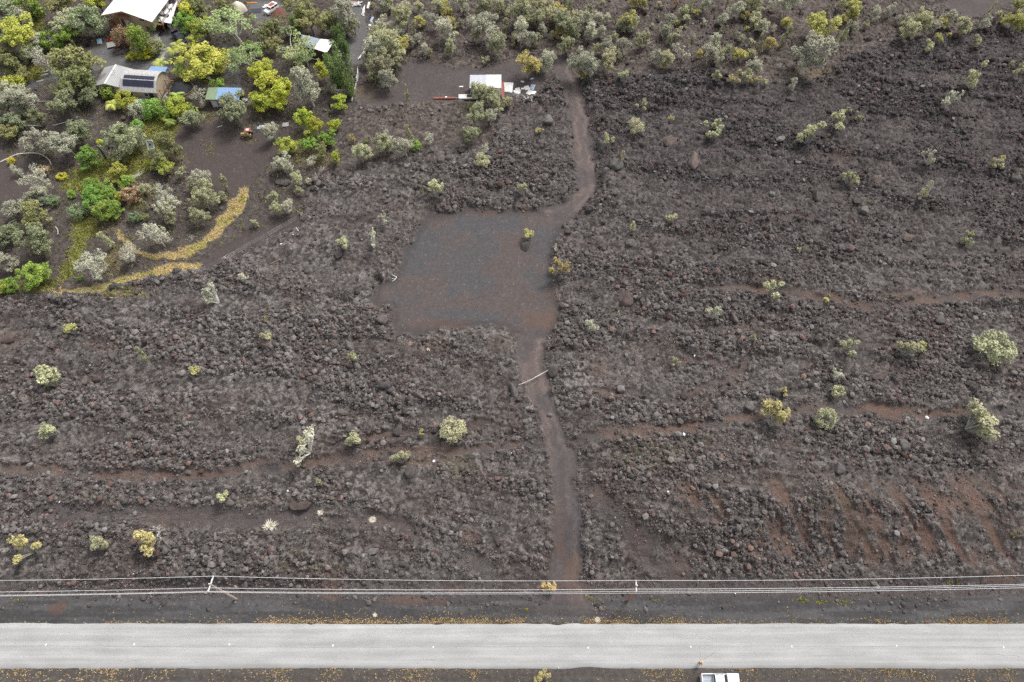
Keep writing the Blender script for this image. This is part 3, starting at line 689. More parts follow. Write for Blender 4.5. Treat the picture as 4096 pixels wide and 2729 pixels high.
# ------------------------------------------------------------------ plants
print('plants...')
bark_pale = plain('pale_bark', (.36, .34, .30), .9, var=.25, scale=4)
bark_grey = plain('grey_bark', (.20, .175, .15), .9, var=.25, scale=4)
bark_white = plain('bleached_wood', (.58, .55, .50), .85, var=.18, scale=4)
bark_brown = plain('brown_bark', (.12, .09, .07), .9, var=.25, scale=4)
LM = {k: leaf_mat(k + '_leaves', *[tuple(min(.72, c * 1.9) for c in q) for q in v], trans=.15) for k, v in dict(
    pale=((.17, .17, .10), (.36, .355, .22)), palewhite=((.21, .21, .155), (.37, .365, .28)), yellowish=((.20, .185, .08), (.36, .335, .15)),
    grove=((.135, .135, .08), (.35, .345, .21)), grovegrey=((.16, .16, .115), (.36, .355, .27)), groveyellow=((.17, .155, .05), (.36, .33, .12)),
    greygreen=((.085, .10, .052), (.24, .26, .15)), olive=((.085, .092, .036), (.235, .235, .10)), green=((.055, .10, .018), (.20, .29, .055)),
    lime=((.15, .20, .02), (.42, .47, .07)), yellowgreen=((.14, .17, .025), (.38, .40, .085)), feathery=((.11, .15, .05), (.30, .35, .16)),
    iron=((.06, .095, .026), (.19, .245, .085)), cream=((.26, .27, .10), (.62, .60, .30)), brown=((.13, .085, .05), (.30, .21, .13)), darkgreen=((.02, .05, .016), (.06, .115, .04)),
    orange=((.19, .14, .06), (.37, .29, .14)), yellow=((.30, .29, .02), (.60, .55, .05)), palm=((.12, .16, .03), (.34, .38, .09)), straw=((.40, .34, .22), (.62, .55, .40)), bluegreen=((.08, .12, .06), (.20, .26, .13))).items()}

def leaf_quads(C, r, n_per, size, seed, flat=.5, droop=0.0, squash=(1, 1, .8)):
    """Leaf sized faces spread round the clump centres C (radius r each)."""
    r_ = np.random.default_rng(seed)
    m = len(C); C = np.repeat(np.asarray(C), n_per, 0); rr = np.repeat(np.asarray(r), n_per)
    n_ = len(C)
    d = r_.normal(size=(n_, 3)); d /= np.linalg.norm(d, axis=1)[:, None]
    c = C + d * (rr * r_.random(n_) ** .22)[:, None] * np.array(squash)
    nrm = r_.normal(size=(n_, 3)) + d * .9 + np.array([0, 0, flat * 2.6]); nrm /= np.linalg.norm(nrm, axis=1)[:, None]
    a = np.cross(nrm, r_.normal(size=(n_, 3))); a /= np.linalg.norm(a, axis=1)[:, None]
    b = np.cross(nrm, a)
    if droop: a = a * (1 - droop) + np.array([0, 0, -droop]) + .15 * r_.normal(size=(n_, 3))
    s = (size * (.55 + .8 * r_.random(n_)))[:, None]
    V = np.stack([c - a * s, c - b * s * .55 + nrm * s * .12, c + a * s, c + b * s * .55 + nrm * s * .12], 1)
    ct = np.repeat(r_.random(m), n_per)
    tint = np.clip(.45 * ct + .55 * r_.random(n_), 0, 1)
    return V.reshape(-1, 3), np.arange(n_ * 4).reshape(-1, 4), np.repeat(tint, 4)

def stems_mesh(paths, mat, name='branches', k=4):
    mb = MB()
    for pts, ra in paths: mb.tube(pts, ra, k, cap=False)
    me = bpy.data.meshes.new(name); me.from_pydata(mb.v, [], mb.f); me.materials.append(mat); me.update()
    return me

def limb(p, q, r0, r1, rnd, bend=.12, n=4):
    p, q = np.array(p, float), np.array(q, float); L_ = np.linalg.norm(q - p)
    off = np.array([rnd.uniform(-1, 1), rnd.uniform(-1, 1), rnd.uniform(-.2, .6)]) * bend * L_
    pts = []
    for i in range(n + 1):
        t = i / n; pts.append(tuple(p + (q - p) * t + off * 4 * t * (1 - t) * .6))
    return pts, [r0 + (r1 - r0) * i / n for i in range(n + 1)]

def clump_centres(shape, rnd):
    C = []
    if shape == 'shrub':
        for _ in range(rnd.randint(4, 6)):
            az = rnd.uniform(0, 6.28); el = rnd.uniform(.35, 1.35); L_ = rnd.uniform(.38, .58)
            d = (math.cos(az) * math.cos(el) * 1.2, math.sin(az) * math.cos(el) * 1.2, math.sin(el) * 1.5)
            for i in range(rnd.randint(4, 6)):
                t = rnd.uniform(.5, 1.05)
                C.append((d[0] * L_ * t + rnd.gauss(0, .05), d[1] * L_ * t + rnd.gauss(0, .05), .12 + d[2] * L_ * t + rnd.gauss(0, .05)))
    elif shape == 'round':
        for _ in range(46):
            z = rnd.uniform(.18, .98); r = .46 * math.sqrt(max(0, 1 - ((z - .5) / .52) ** 2)) * rnd.uniform(.55, 1.0); az = rnd.uniform(0, 6.28)
            C.append((r * math.cos(az), r * math.sin(az), z))
    elif shape == 'slim':
        bx, by = rnd.uniform(-.12, .12), rnd.uniform(-.12, .12)
        for i in range(15):
            t = rnd.uniform(.12, 1.0); r = .34 * (1 - t * .65) * rnd.uniform(.2, 1); az = rnd.uniform(0, 6.28)
            C.append((bx * t * 2 + r * math.cos(az), by * t * 2 + r * math.sin(az), t))
    elif shape == 'tree':
        lobes = []
        for _ in range(rnd.randint(7, 9)):
            az = rnd.uniform(0, 6.28); r = rnd.uniform(.12, .34); lobes.append((r * math.cos(az), r * math.sin(az), rnd.uniform(.32, .82), rnd.uniform(.17, .25)))
        lobes.append((0, 0, .8, .2))
        for lx, ly, lz, lr in lobes:
            for _ in range(9):
                d = np.array([rnd.gauss(0, 1), rnd.gauss(0, 1), rnd.gauss(.35, 1)]); d /= np.linalg.norm(d); q = rnd.uniform(.6, 1.0)
                C.append((lx + d[0] * lr * q, ly + d[1] * lr * q, lz + d[2] * lr * q * .85))
    elif shape == 'airy':
        for _ in range(26):
            az = rnd.uniform(0, 6.28); r = .5 * math.sqrt(rnd.random()); z = rnd.uniform(.45, 1.0) - .35 * r
            C.append((r * math.cos(az), r * math.sin(az), z))
    elif shape == 'plume':
        for _ in range(rnd.randint(6, 8)):
            az = rnd.uniform(0, 6.28); r = rnd.uniform(.05, .34); top = rnd.uniform(.7, 1.0)
            for i in range(9):
                t = i / 8; rr = r * (.55 + .45 * t)
                C.append((rr * math.cos(az) + rnd.gauss(0, .05), rr * math.sin(az) + rnd.gauss(0, .05), .12 + (top - .12) * t))
    return C

SPEC = dict(  # clump radius, leaves per clump, leaf size, flatness, droop, trunks
    shrub=(.10, 46, .044, .5, 0), round=(.12, 40, .038, .5, 0), slim=(.12, 44, .048, .4, 0), tree=(.085, 62, .026, .6, 0), airy=(.11, 60, .026, .6, .2), plume=(.095, 56, .028, .3, .45))

def make_shape(shape, seed, leaves=1.0, twigs=1.0):
    rnd = random.Random(seed); C = clump_centres(shape, rnd)
    cr, n_per, ls, fl, dr = SPEC[shape]
    V, F, t = leaf_quads(C, [cr * rnd.uniform(.7, 1.3) for _ in C], max(3, int(n_per * leaves)), ls, seed, fl, dr)
    crown = np_mesh('foliage', V, F, False, LM['pale']); attr(crown, 'leaf_tint', t)
    paths = []
    if shape in ('shrub', 'round'):
        for c in C:
            if rnd.random() < (.85 if shape == 'shrub' else .3) * twigs:
                paths.append(limb((rnd.uniform(-.03, .03), rnd.uniform(-.03, .03), -.06), (c[0]*1.06, c[1]*1.06, c[2]*1.03), .020, .009, rnd, .10))
    elif shape == 'slim':
        paths.append(limb((0, 0, -.06), (C[0][0]*.3, C[0][1]*.3, .98), .035, .012, rnd, .05))
        for c in C: paths.append(limb((c[0]*.2, c[1]*.2, max(.05, c[2]-.18)), c, .014, .007, rnd, .08, 3))
    else:
        fork = .30 if shape == 'tree' else .18
        paths.append(limb((0, 0, -.05), (rnd.uniform(-.04, .04), rnd.uniform(-.04, .04), fork), .034, .026, rnd, .05))
        p0 = paths[0][0][-1]; mains = []
        for i in range(6):
            az = i * 1.047 + rnd.uniform(-.4, .4); r = rnd.uniform(.10, .22); q = (r*math.cos(az), r*math.sin(az), rnd.uniform(.48, .66))
            paths.append(limb(p0, q, .022, .012, rnd, .12)); mains.append(q)
        for c in C:
            q = min(mains, key=lambda m_: (m_[0]-c[0])**2 + (m_[1]-c[1])**2 + (m_[2]-c[2])**2)
            if rnd.random() > .75: continue
            paths.append(limb(q, c, .009, .004, rnd, .12, 3))
            if twigs > 1 and rnd.random() < .6: paths.append(limb(c, (c[0]*1.25+rnd.gauss(0,.04), c[1]*1.25+rnd.gauss(0,.04), c[2]+rnd.uniform(0, .1)), .008, .004, rnd, .12, 3))
    return stems_mesh(paths, bark_pale), crown

def make_dead(seed, spread=1.0, n0=5):
    rnd = random.Random(seed); paths = []
    def grow(p, d, L_, r, dep):
        q = p + d * L_; pts, ra = limb(p, q, r, r*.6, rnd, .12, 3); paths.append((pts, ra))
        if dep == 0: return
        for _ in range(rnd.randint(2, 3)):
            nd = d + np.array([rnd.gauss(0, .55), rnd.gauss(0, .55), rnd.gauss(.05, .4)]); nd /= np.linalg.norm(nd); grow(q, nd, L_ * rnd.uniform(.55, .8), r*.6, dep-1)
    for _ in range(n0):
        az = rnd.uniform(0, 6.28); d = np.array([math.cos(az)*spread, math.sin(az)*spread, rnd.uniform(.7, 1.3)]); d /= np.linalg.norm(d)
        grow(np.array([0, 0, -.04]), d, .30, .024, 3)
    return stems_mesh(paths, bark_white, 'branches')

LIB = {k: [make_shape(k, 31 * i + 7) for i in range(n_)] for k, n_ in dict(shrub=6, round=3, slim=4, tree=6, airy=4, plume=4).items()}
LIB['sparse'] = [make_shape('shrub', 901 + i, .45, 1.4) for i in range(4)]
LIB['barebush'] = [make_shape('tree', 951 + i, .30, 1.6) for i in range(4)]
DEADS = [make_dead(70 + i) for i in range(4)]

# kind: shape, leaves, bark, height/width, centre height share, colour words, noun, name
KIND = {
 's':  ('shrub', 'pale', bark_pale, 1.05, 'pale yellow-green', 'shrub'),
 'sy': ('shrub', 'yellowish', bark_pale, 1.0, 'yellow', 'shrub'),
 'sd': ('round', 'pale', bark_pale, .95, 'dense pale', 'shrub'),
 'sg': ('sparse', 'palewhite', bark_white, 1.1, 'whitish twiggy', 'shrub'),
 'st': ('slim', 'pale', bark_white, 2.0, 'slender pale', 'shrub'),
 'so': ('shrub', 'orange', bark_pale, 1.0, 'orange tinged', 'shrub'),
 'g':  ('tree', 'grove', bark_pale, 1.35, 'pale olive', 'tree'),
 'gt': ('slim', 'grove', bark_pale, 2.1, 'slim olive', 'tree'),
 'gg': ('tree', 'grovegrey', bark_white, 1.3, 'silvery', 'tree'),
 'gw': ('barebush', 'grovegrey', bark_white, 1.25, 'half bare whitish', 'tree'),
 'gy': ('tree', 'groveyellow', bark_pale, 1.1, 'mustard green', 'tree'),
 'tg': ('tree', 'greygreen', bark_grey, 1.0, 'grey-green', 'tree'),
 'to': ('tree', 'olive', bark_grey, 1.05, 'olive green', 'tree'),
 'tp': ('tree', 'grovegrey', bark_grey, 1.05, 'dusty grey', 'tree'),
 'tb': ('tree', 'green', bark_brown, 1.0, 'bright green', 'tree'),
 'bb': ('round', 'green', bark_brown, .8, 'bright green', 'bush'),
 'tl': ('tree', 'lime', bark_brown, 1.05, 'lime green', 'tree'),
 'bl': ('round', 'lime', bark_brown, .8, 'lime green', 'bush'),
 'ty': ('tree', 'yellowgreen', bark_grey, 1.0, 'yellow-green', 'tree'),
 'tf': ('airy', 'feathery', bark_white, .85, 'feathery light green', 'tree'),
 'ti': ('plume', 'iron', bark_grey, 1.35, 'dark feathery', 'tree'),
 'tc': ('tree', 'cream', bark_grey, .95, 'cream flowering', 'tree'),
 'br': ('round', 'brown', bark_brown, .8, 'withered brown', 'bush'),
 'or': ('round', 'orange', bark_brown, .8, 'orange brown', 'bush'),
 'by': ('round', 'yellow', bark_brown, .8, 'bright yellow', 'bush'),
 'bo': ('round', 'olive', bark_brown, .8, 'olive', 'bush'),
 'bg': ('round', 'bluegreen', bark_brown, .8, 'soft blue-green', 'bush'),
 'bp': ('round', 'grovegrey', bark_pale, .9, 'dusty grey', 'bush'),
}
PLANTS = []
def place_plant(kind, px, py, wpx, ratio=None):
    shape, leaf, bark, rat, words_, noun = KIND[kind]
    if ratio: rat = ratio
    g0 = GZ(px, py); k = scale_at(px, py, g0.z + 1)
    w = wpx / k * (1.08 if noun != 'shrub' else 1.46) * (1.06 if kind[0] == 'g' else 1); h = w * rat * (.86 if noun == 'tree' else 1)
    if noun == 'tree' or shape == 'slim': h = min(h, 10.5)
    zc = {'tree': .55, 'airy': .6, 'barebush': .55, 'plume': .5}.get(shape, .5) * h
    p = P(px, py, g0.z + zc)
    gz = ground_z(p.x, p.y)
    p = P(px, py, gz + zc); gz = ground_z(p.x, p.y)
    root = thing(noun, None, noun, (p.x, p.y, gz), random.uniform(0, 6.28))
    br, cr = LIB[shape][(int(px) * 7 + int(py) * 3) % len(LIB[shape])]
    for nm, me, mt in ((('trunk' if noun == 'tree' else 'branches'), br, bark), (('crown' if noun == 'tree' else 'foliage'), cr, LM[leaf])):
        o = link(nm, me, root); o.scale = (w, w, h); s = o.material_slots[0]; s.link = 'OBJECT'; s.material = mt
    root.rotation_euler.x = random.uniform(-.05, .05); root.rotation_euler.y = random.uniform(-.05, .05)
    PLANTS.append(dict(o=root, px=px, py=py, w=w, h=h, col=words_, noun=noun, group={'tree': 'trees round the houses and the lava', 'bush': 'bushes round the houses', 'shrub': 'shrubs growing on the lava'}[noun]))
    return root

P_LIST = """
bb 107 25 115|tg 27 54 130|tp 80 75 90|ty 67 143 150|tp 134 160 90|tc 268 92 120|bb 205 165 85|tb 280 140 90|tg 353 85 130|tg 312 60 80|tl 397 15 80|to 250 30 100|gw 170 241 90|to 27 259 100|tb 150 190 60|to 110 215 80
to 312 258 180|to 277 330 150|tg 335 326 100|tg 357 388 90|tg 268 420 100 1.3|bl 49 335 95 .7|tp 58 385 140|tg 22 420 90|tg 36 500 100|bb 429 370 58|bl 504 400 80|bb 600 435 90 .7|bb 660 438 90 .7|bb 560 430 60 .6|bp 549 442 70|bl 714 428 95 .7
tg 759 482 95|gw 795 392 65|tb 545 160 100 1.4|br 487 150 75 1.1|bo 616 182 75|by 530 226 50 .4|by 585 215 70 .4|tl 746 45 90|tb 740 88 90|ty 817 112 110|ty 777 168 65|ty 812 246 190 .7|tf 616 82 60 1.4|to 803 28 95|to 893 28 75
tf 929 90 190|tg 925 437 130|tb 875 345 58 1.2|tg 308 531 110|tp 268 576 115|tp 152 570 110|to 40 530 80|tg 143 469 65 1.3|tg 500 560 150|tb 353 640 95|by 398 570 24|to 674 575 95 1.4|to 638 640 90|ty 670 670 75
bb 549 505 55|by 45 643 32|gw 64 680 45|or 174 683 48|ty 473 696 80|tb 513 728 70|tb 357 742 68|tb 379 793 100|tb 424 772 90|tb 420 836 100|tb 464 839 75|ty 487 786 60|br 527 781 75|bg 312 848 70|bb 286 777 36|or 450 720 30
gw 147 732 100|tp 138 786 85|bg 210 803 52|by 245 706 40 .4|tp 54 843 100|to 138 868 120|tg 40 935 105|tg 152 960 120 1.2|tp 18 1045 90|tb 134 1100 115|bb 36 1143 65|bl 5 1150 55|gw 366 1068 115|bb 321 1112 26|gw 513 1013 80|gt 429 960 50|gw 629 942 100
gw 647 780 75|gg 670 826 80|g 683 859 65|gt 580 821 34|bg 536 870 46|bo 576 868 36|g 576 759 50|g 812 788 95|g 799 868 70|gg 803 719 75|gt 893 728 44|g 888 790 40|g 830 750 60|g 770 740 45
to 1063 120 95|tf 985 222 150|tf 1180 190 140|tf 1222 225 90|to 1202 52 110|to 1246 90 95|ti 1184 100 65|to 1313 88 100|gg 1380 52 110|g 1416 103 62|ti 1350 145 75|ti 1375 185 75|tl 1063 282 115|tl 1086 335 130|tl 1121 377 120|tl 1059 413 90|tl 1023 390 65|tb 1015 200 70|to 1090 180 70|tg 1150 130 60
gg 1233 345 118 1.5|ti 1345 285 150|ti 1394 330 95|tl 1287 280 60 1.6|tl 1362 405 70|gw 1354 366 55|tl 1220 476 76 1.4|tl 1273 503 62 1.5|tb 1304 556 72|ty 1242 536 50|tb 1237 577 62|tl 1345 500 62|or 1407 553 26 1.3|gg 1090 525 66 1.5|ty 1148 584 80|to 1282 607 60 1.4|ty 1345 624 50 1.4|g 1443 610 75|gg 1130 654 70|gw 1246 645 44|bb 1115 566 22
g 1532 574 72|gw 1545 560 60|gg 1621 588 70|gt 1639 530 42|bb 1661 585 46|gw 1715 556 42|bb 1467 565 18|gt 1630 370 30 2.6|g 1621 58 90|g 1675 31 40|gw 1541 103 60|g 1577 176 100|gy 1600 185 70|gg 1496 190 80|g 1496 146 60|g 1514 262 90|gg 1554 320 72|g 1496 303 50|gt 1653 116 30|gg 1675 152 40|gg 1697 196 42|g 1585 255 50|g 1545 210 60|g 1478 240 50
gg 1793 118 78|g 1800 182 56|g 1844 92 26|gw 1887 85 50|gg 1936 104 90|gw 1962 150 80|g 1985 178 70|g 1931 26 70|g 2016 120 28|g 1994 27 60|g 2070 54 90|gg 2087 118 70|gg 2119 155 56|gt 2052 165 26|g 2030 50 30|g 2105 26 80|g 1900 140 45|gg 1860 40 40
g 2168 26 70|g 2154 75 60|g 2200 60 60|gy 2239 45 60|g 2257 87 78|g 2302 74 60|gg 2342 80 62|g 2288 118 60|gy 2235 130 48|gg 2364 120 62|g 2257 178 62|gt 2195 105 18|gy 2110 266 95|gy 2150 262 50|gg 2186 243 66 1.5|s 1940 241 26|gg 2329 246 104|gy 2325 298 36|gt 2210 140 24
g 1927 368 75|g 1965 392 80|g 1985 420 60|g 1918 466 84|gg 1960 470 56|g 1891 538 68|gt 1842 446 22|gw 1945 592 36|sd 1927 642 44|bb 1878 428 22|g 2020 405 44|sy 2154 520 25
gg 2389 66 46|gg 2429 76 34|gy 2510 84 70|g 2490 100 50|gg 2530 95 50|gg 2425 186 60|gg 2496 180 60|g 2563 156 60|g 2425 240 78|g 2456 146 28|gy 2537 8 50|g 2407 12 25|gg 2679 88 60|s 2746 80 25|gt 2630 62 16|g 2639 18 24|br 2702 18 22 1.6|st 2670 160 16|st 2688 168 14|st 2755 170 14|s 2608 106 18|gg 2400 130 40|g 2470 215 40|g 2380 195 40
gg 2630 228 50|g 2668 238 56|gg 2822 16 50|s 2858 30 16|gg 2955 40 60|gy 2985 60 36|g 3023 14 70|gg 3148 16 86|gt 2907 116 18|st 2938 130 18|st 2880 120 14|gg 2862 158 58|gg 2836 216 66|gy 2798 219 34|gt 3050 172 44|gy 2965 222 56|gg 3019 262 62|s 2885 293 42|sy 2940 310 46|s 2978 306 46|sy 3028 321 30|s 3068 330 24|g 3010 215 40|gg 2870 240 40|gw 2910 55 36
s 2496 303 40|s 2570 423 38|sd 2548 503 50|s 2429 562 36 1.4|st 2490 627 20|s 2858 490 42|s 2856 520 56|sy 2684 473 18|sg 3182 339 32 1.4|gg 3239 210 142|gy 3275 105 115|gy 3408 34 72
g 3685 74 82|gg 3792 74 56|gy 3770 95 46|gg 3748 103 50|g 3846 103 64|g 3632 125 68|sy 3765 143 44|s 3712 179 38|s 3904 161 40|st 3971 27 20|s 3993 58 34|gy 4069 80 80|to 4078 20 60|gy 4020 85 30
s 4074 272 45 1.4|s 3913 306 56 1.3|sg 3792 391 60 1.2|s 3373 471 60|s 3388 440 20|s 3433 464 28|s 3250 531 70|sg 3734 623 40 1.4|s 3970 648 46|sy 4000 630 24|st 4076 687 14|s 3408 708 52 1.2|st 3703 765 40 1.5|s 3871 954 40|sy 3884 938 20|s 3092 1161 58|sy 3300 1203 30|sy 3316 1185 12|sy 3195 998 20
s 2088 755 42 1.2|sy 2117 943 42|sg 2224 990 16 2|so 2234 1071 62|st 2536 902 30 1.5|s 2691 872 40|sg 2858 1241 55 1.3|st 2477 1253 16|sg 2352 1305 42 1.2|s 2702 1449 28 1.3|s 3023 1351 28 1.4
s 3398 1391 55|s 3640 1395 66|sy 3680 1370 44|sd 3977 1395 104 .7|sg 3350 1505 46|s 3338 1560 50|sy 3142 1564 30|sy 3103 1677 90|sd 3304 1677 60|s 3913 1684 130 .8
sg 856 1181 62|sg 961 1112 30|so 1069 1275 16 1.8|s 1076 1342 45|sy 285 1318 60 .7|st 564 1410 32 2.6|sy 782 1488 42|sd 191 1511 50|s 185 1515 84|s 206 1710 65|s 882 1997 50|sy 98 2193 82|s 385 2184 65|sy 585 2146 90|s 1421 1425 40 1.4|sg 1220 1778 90|s 1200 1765 50|s 1430 1752 62|s 1603 1836 60|sy 1678 1736 24|sd 1806 1721 78|st 1277 1927 26 1.5
sg 1529 882 40 1.3|sg 1489 949 46 1.6|s 1366 971 45|st 1690 757 15 3.5|s 1744 762 54|s 1012 895 32|g 1092 790 40 1.4|gg 1159 820 55|g 1105 828 50|g 1186 722 48 1.6|gg 1123 652 50|bp 1235 726 28|g 1195 760 36
so 2206 2366 48|sy 2173 2714 54 .7|gg 925 420 60|to 100 300 60|to 470 640 60|ty 600 660 50|g 730 690 40|tg 30 150 70|to 20 215 70|tp 100 440 60|tg 90 505 50
""".replace('\n', '|').split('|')
for row in P_LIST:
    a = row.split()
    if a: place_plant(a[0], float(a[1]), float(a[2]), float(a[3]), float(a[4]) if len(a) > 4 else None)

rf_ = random.Random(21)
taken = [(t['px'], t['py']) for t in PLANTS]
n_add = 0
while n_add < 95:
    x_ = rf_.uniform(1480, 3250) if rf_.random() < .85 else rf_.uniform(3250, 4090); y_ = rf_.uniform(4, 300) * (.35 + .65 * rf_.random())
    lim = np.interp(x_, [1480, 1620, 2200, 2400, 2900, 3200, 3400, 4090], [230, 215, 200, 290, 280, 270, 180, 90])
    if y_ > lim or (3740 < x_ < 4000 and y_ < 75) or min(math.hypot(x_ - a_, y_ - b_) for a_, b_ in taken) < 26: continue
    if fbm(np.array([x_ / 130.]), np.array([y_ / 70.]), 2, 3)[0] < .42: continue
    taken.append((x_, y_)); n_add += 1
    place_plant(rf_.choice(['g', 'gg', 'gg', 's', 'sg', 'gt', 'gw', 'gy']), x_, y_, rf_.uniform(18, 52))

# palms
def palm_meshes(seed, arch=.9, nf=11):
    rnd = random.Random(seed)
    tr = stems_mesh([limb((0, 0, -.1), (rnd.uniform(-.1, .1), rnd.uniform(-.1, .1), 1), .06, .045, rnd, .06, 5)], bark_grey, 'trunk', 6)
    V, F, T_ = [], [], []
    for i in range(nf):
        az = i * 2.4 + rnd.uniform(-.2, .2); el = rnd.uniform(.1, 1.1); L_ = rnd.uniform(.8, 1.1); p = np.array([0, 0, 1.0]); prev = p; tt = rnd.random()
        for s in range(8):
            e = el - s * .28 * arch; d = np.array([math.cos(az) * math.cos(e), math.sin(az) * math.cos(e), math.sin(e)]); q = prev + d * L_ / 8
            side = np.array([-math.sin(az), math.cos(az), -.35])
            for sg in (-1, 1):
                ln = .26 * math.sin((s + 1.2) / 9 * 3.0) + .03; tip = (prev + q) / 2 + np.array([side[0] * sg, side[1] * sg, side[2]]) * ln + d * .10
                o_ = len(V); V += [prev, q, tip]; F.append((o_, o_ + 1, o_ + 2, o_ + 2)); T_ += [min(1, tt * .6 + rnd.random() * .4)] * 3
            prev = q
    me = bpy.data.meshes.new('fronds'); me.from_pydata([tuple(v) for v in V], [], [f[:3] for f in F]); me.materials.append(LM['palm']); me.update(); attr(me, 'leaf_tint', T_)
    return tr, me
PALMS = [palm_meshes(i) for i in range(3)]
for i, (px, py, w_, hr) in enumerate([(448,418,58,.9),(705,380,52,1.0),(710,185,60,.9),(690,205,50,1.2),(728,262,55,1.3),(710,285,45,1.0),(640,252,58,.8),(678,488,42,1.0),(775,440,40,.6),(660,470,36,.9)]):
    g0 = GZ(px, py); k = scale_at(px, py, 2); r_ = w_ / k / 1.5; p = P(px, py, g0.z + r_ * hr * 1.0); gz = ground_z(p.x, p.y)
    root = thing('palm_tree', None, 'palm', (p.x, p.y, gz), random.uniform(0, 6))
    for nm, me in zip(('trunk', 'fronds'), PALMS[i % 3]): link(nm, me, root).scale = (r_, r_, r_ * hr)
    PLANTS.append(dict(o=root, px=px, py=py, w=w_ / k, h=r_ * hr, col='arching', noun='palm', group='palms in the gardens'))

# columnar cypresses
def cypress(seed):
    rnd = random.Random(seed); C = [(.5 * (1 - t) ** .6 * .5 * math.cos(a), .5 * (1 - t) ** .6 * .5 * math.sin(a), .04 + .95 * t) for t, a in ((rnd.random(), rnd.uniform(0, 6.28)) for _ in range(60))]
    V, F, t = leaf_quads(C, [.12] * len(C), 14, .06, seed, .0, 0, (1, 1, .35)); V = V * 1.0
    me = np_mesh('crown', V, F, False, LM['darkgreen']); attr(me, 'leaf_tint', t)
    return stems_mesh([limb((0, 0, -.03), (0, 0, .9), .12, .03, rnd, .0)], bark_brown, 'trunk'), me
CY = cypress(5)
for (bx, by, tx, ty) in ((438,592,398,540),(424,634,386,577),(366,614,344,590)):
    b = GZ(bx, by); best = min((abs(P(tx, ty, b.z + h).x - b.x) + abs(P(tx, ty, b.z + h).y - b.y), h) for h in np.arange(1, 9, .1))[1]
    root = thing('cypress', None, 'cypress', b, random.uniform(0, 6)); w_ = .75 if best > 3 else .55
    for nm, me in zip(('trunk', 'crown'), CY): link(nm, me, root).scale = (w_, w_, best)
    PLANTS.append(dict(o=root, px=bx, py=by, w=w_, h=best, col='dark green columnar', noun='cypress', group='columnar cypresses'))

# cactus columns beside the big olive tree
cact = plain('cactus_skin', (.24, .27, .10), .7, var=.2)
root = thing('cactus', 'tall clump of yellow-green column cactus beside the loop lane', 'cactus', GZ(322, 220))
for i, (tx, ty) in enumerate(((276,156),(288,160),(300,182),(294,196),(316,190),(326,186),(309,204))):
    b = Vector((random.uniform(-.5, .5), random.uniform(-.4, .4), -.1)); h = 2.2 + 4.4 * (220 - ty) / 65
    tp = P(tx, ty, root.location.z + h) - root.location
    MB().tube([b, b.lerp(tp, .5) + Vector((0, 0, .1)), b.lerp(tp, .97), tp], [.17, .19, .15, .04], 7).build('column', cact, root)

# bare dead shrubs and trees
DEAD = [(759,951,50,1.1,1),(1675,83,50,.8,2),(1545,85,40,.9,0),(3125,262,40,.5,3),(2500,55,30,.8,1),(662,745,40,.9,2),(1255,705,40,.5,0),(1415,605,30,.5,3),(620,2140,110,.45,1),(1110,75,50,.7,2),(1660,560,46,.9,3),(1548,545,44,.9,2),
        (1962,130,50,.8,0),(450,745,36,.6,1),(1285,675,44,.5,2),(1927,328,46,.9,0),(3735,420,40,.35,1),(2150,135,30,.9,2),(2900,62,34,.6,3),(380,1085,60,.7,1)]
for px, py, w_, rt, v in DEAD:
    g0 = GZ(px, py); k = scale_at(px, py, 1); w = w_ / k; h = w * rt; p = P(px, py, g0.z + h * .4); gz = ground_z(p.x, p.y)
    o = link('dead_shrub', DEADS[v]); o.location = (p.x, p.y, gz); o.scale = (w * .72, w * .72, h * .9); o.rotation_euler.z = random.uniform(0, 6)
    if (px, py) == (1927, 328): s = o.material_slots[0]; s.link = 'OBJECT'; s.material = bark_grey
    PLANTS.append(dict(o=tag(o, None, 'dead shrub'), px=px, py=py, w=w, h=h, col='leafless bleached', noun='dead shrub', group='dead bare shrubs'))

# tussocks: fountains of fine dry blades
def tussock(seed, n_=160):
    r_ = np.random.default_rng(seed); V, F, T_ = [], [], []
    for i in range(n_):
        az = r_.uniform(0, 6.28); el = r_.uniform(.15, 1.3); L_ = r_.uniform(.35, .55); d = np.array([math.cos(az)*math.cos(el), math.sin(az)*math.cos(el), math.sin(el)])
        s = np.array([-math.sin(az), math.cos(az), 0]) * .016; m_ = d * L_ * .6; e = d * L_ + np.array([0, 0, -.06]); o_ = len(V)
        V += [tuple(-s * .6), tuple(s * .6), tuple(m_ + s), tuple(m_ - s), tuple(e)]; F += [(o_, o_+1, o_+2, o_+3), (o_+3, o_+2, o_+4)]; T_ += [r_.random()] * 5
    me = bpy.data.meshes.new('grass_tussock'); me.from_pydata(V, [], F); me.materials.append(LM['straw']); me.update(); attr(me, 'leaf_tint', T_)
    return me
TUS = [tussock(i) for i in range(3)]
for i, (px, py, w_) in enumerate([(1081,2107,70),(1282,2052,34),(1490,2081,38),(732,1850,28),(1713,1398,22),(2390,2480,30),(1500,2460,24)]):
    p = GZ(px, py); k = scale_at(px, py, 1); o = link('grass_tussock', TUS[i % 3]); o.location = p; s = w_ / k; o.scale = (s, s, s * .8); o.rotation_euler.z = i
    PLANTS.append(dict(o=tag(o, None, 'tussock'), px=px, py=py, w=s, h=s * .4, col='dry straw white', noun='grass tussock', group='dry grass tussocks'))

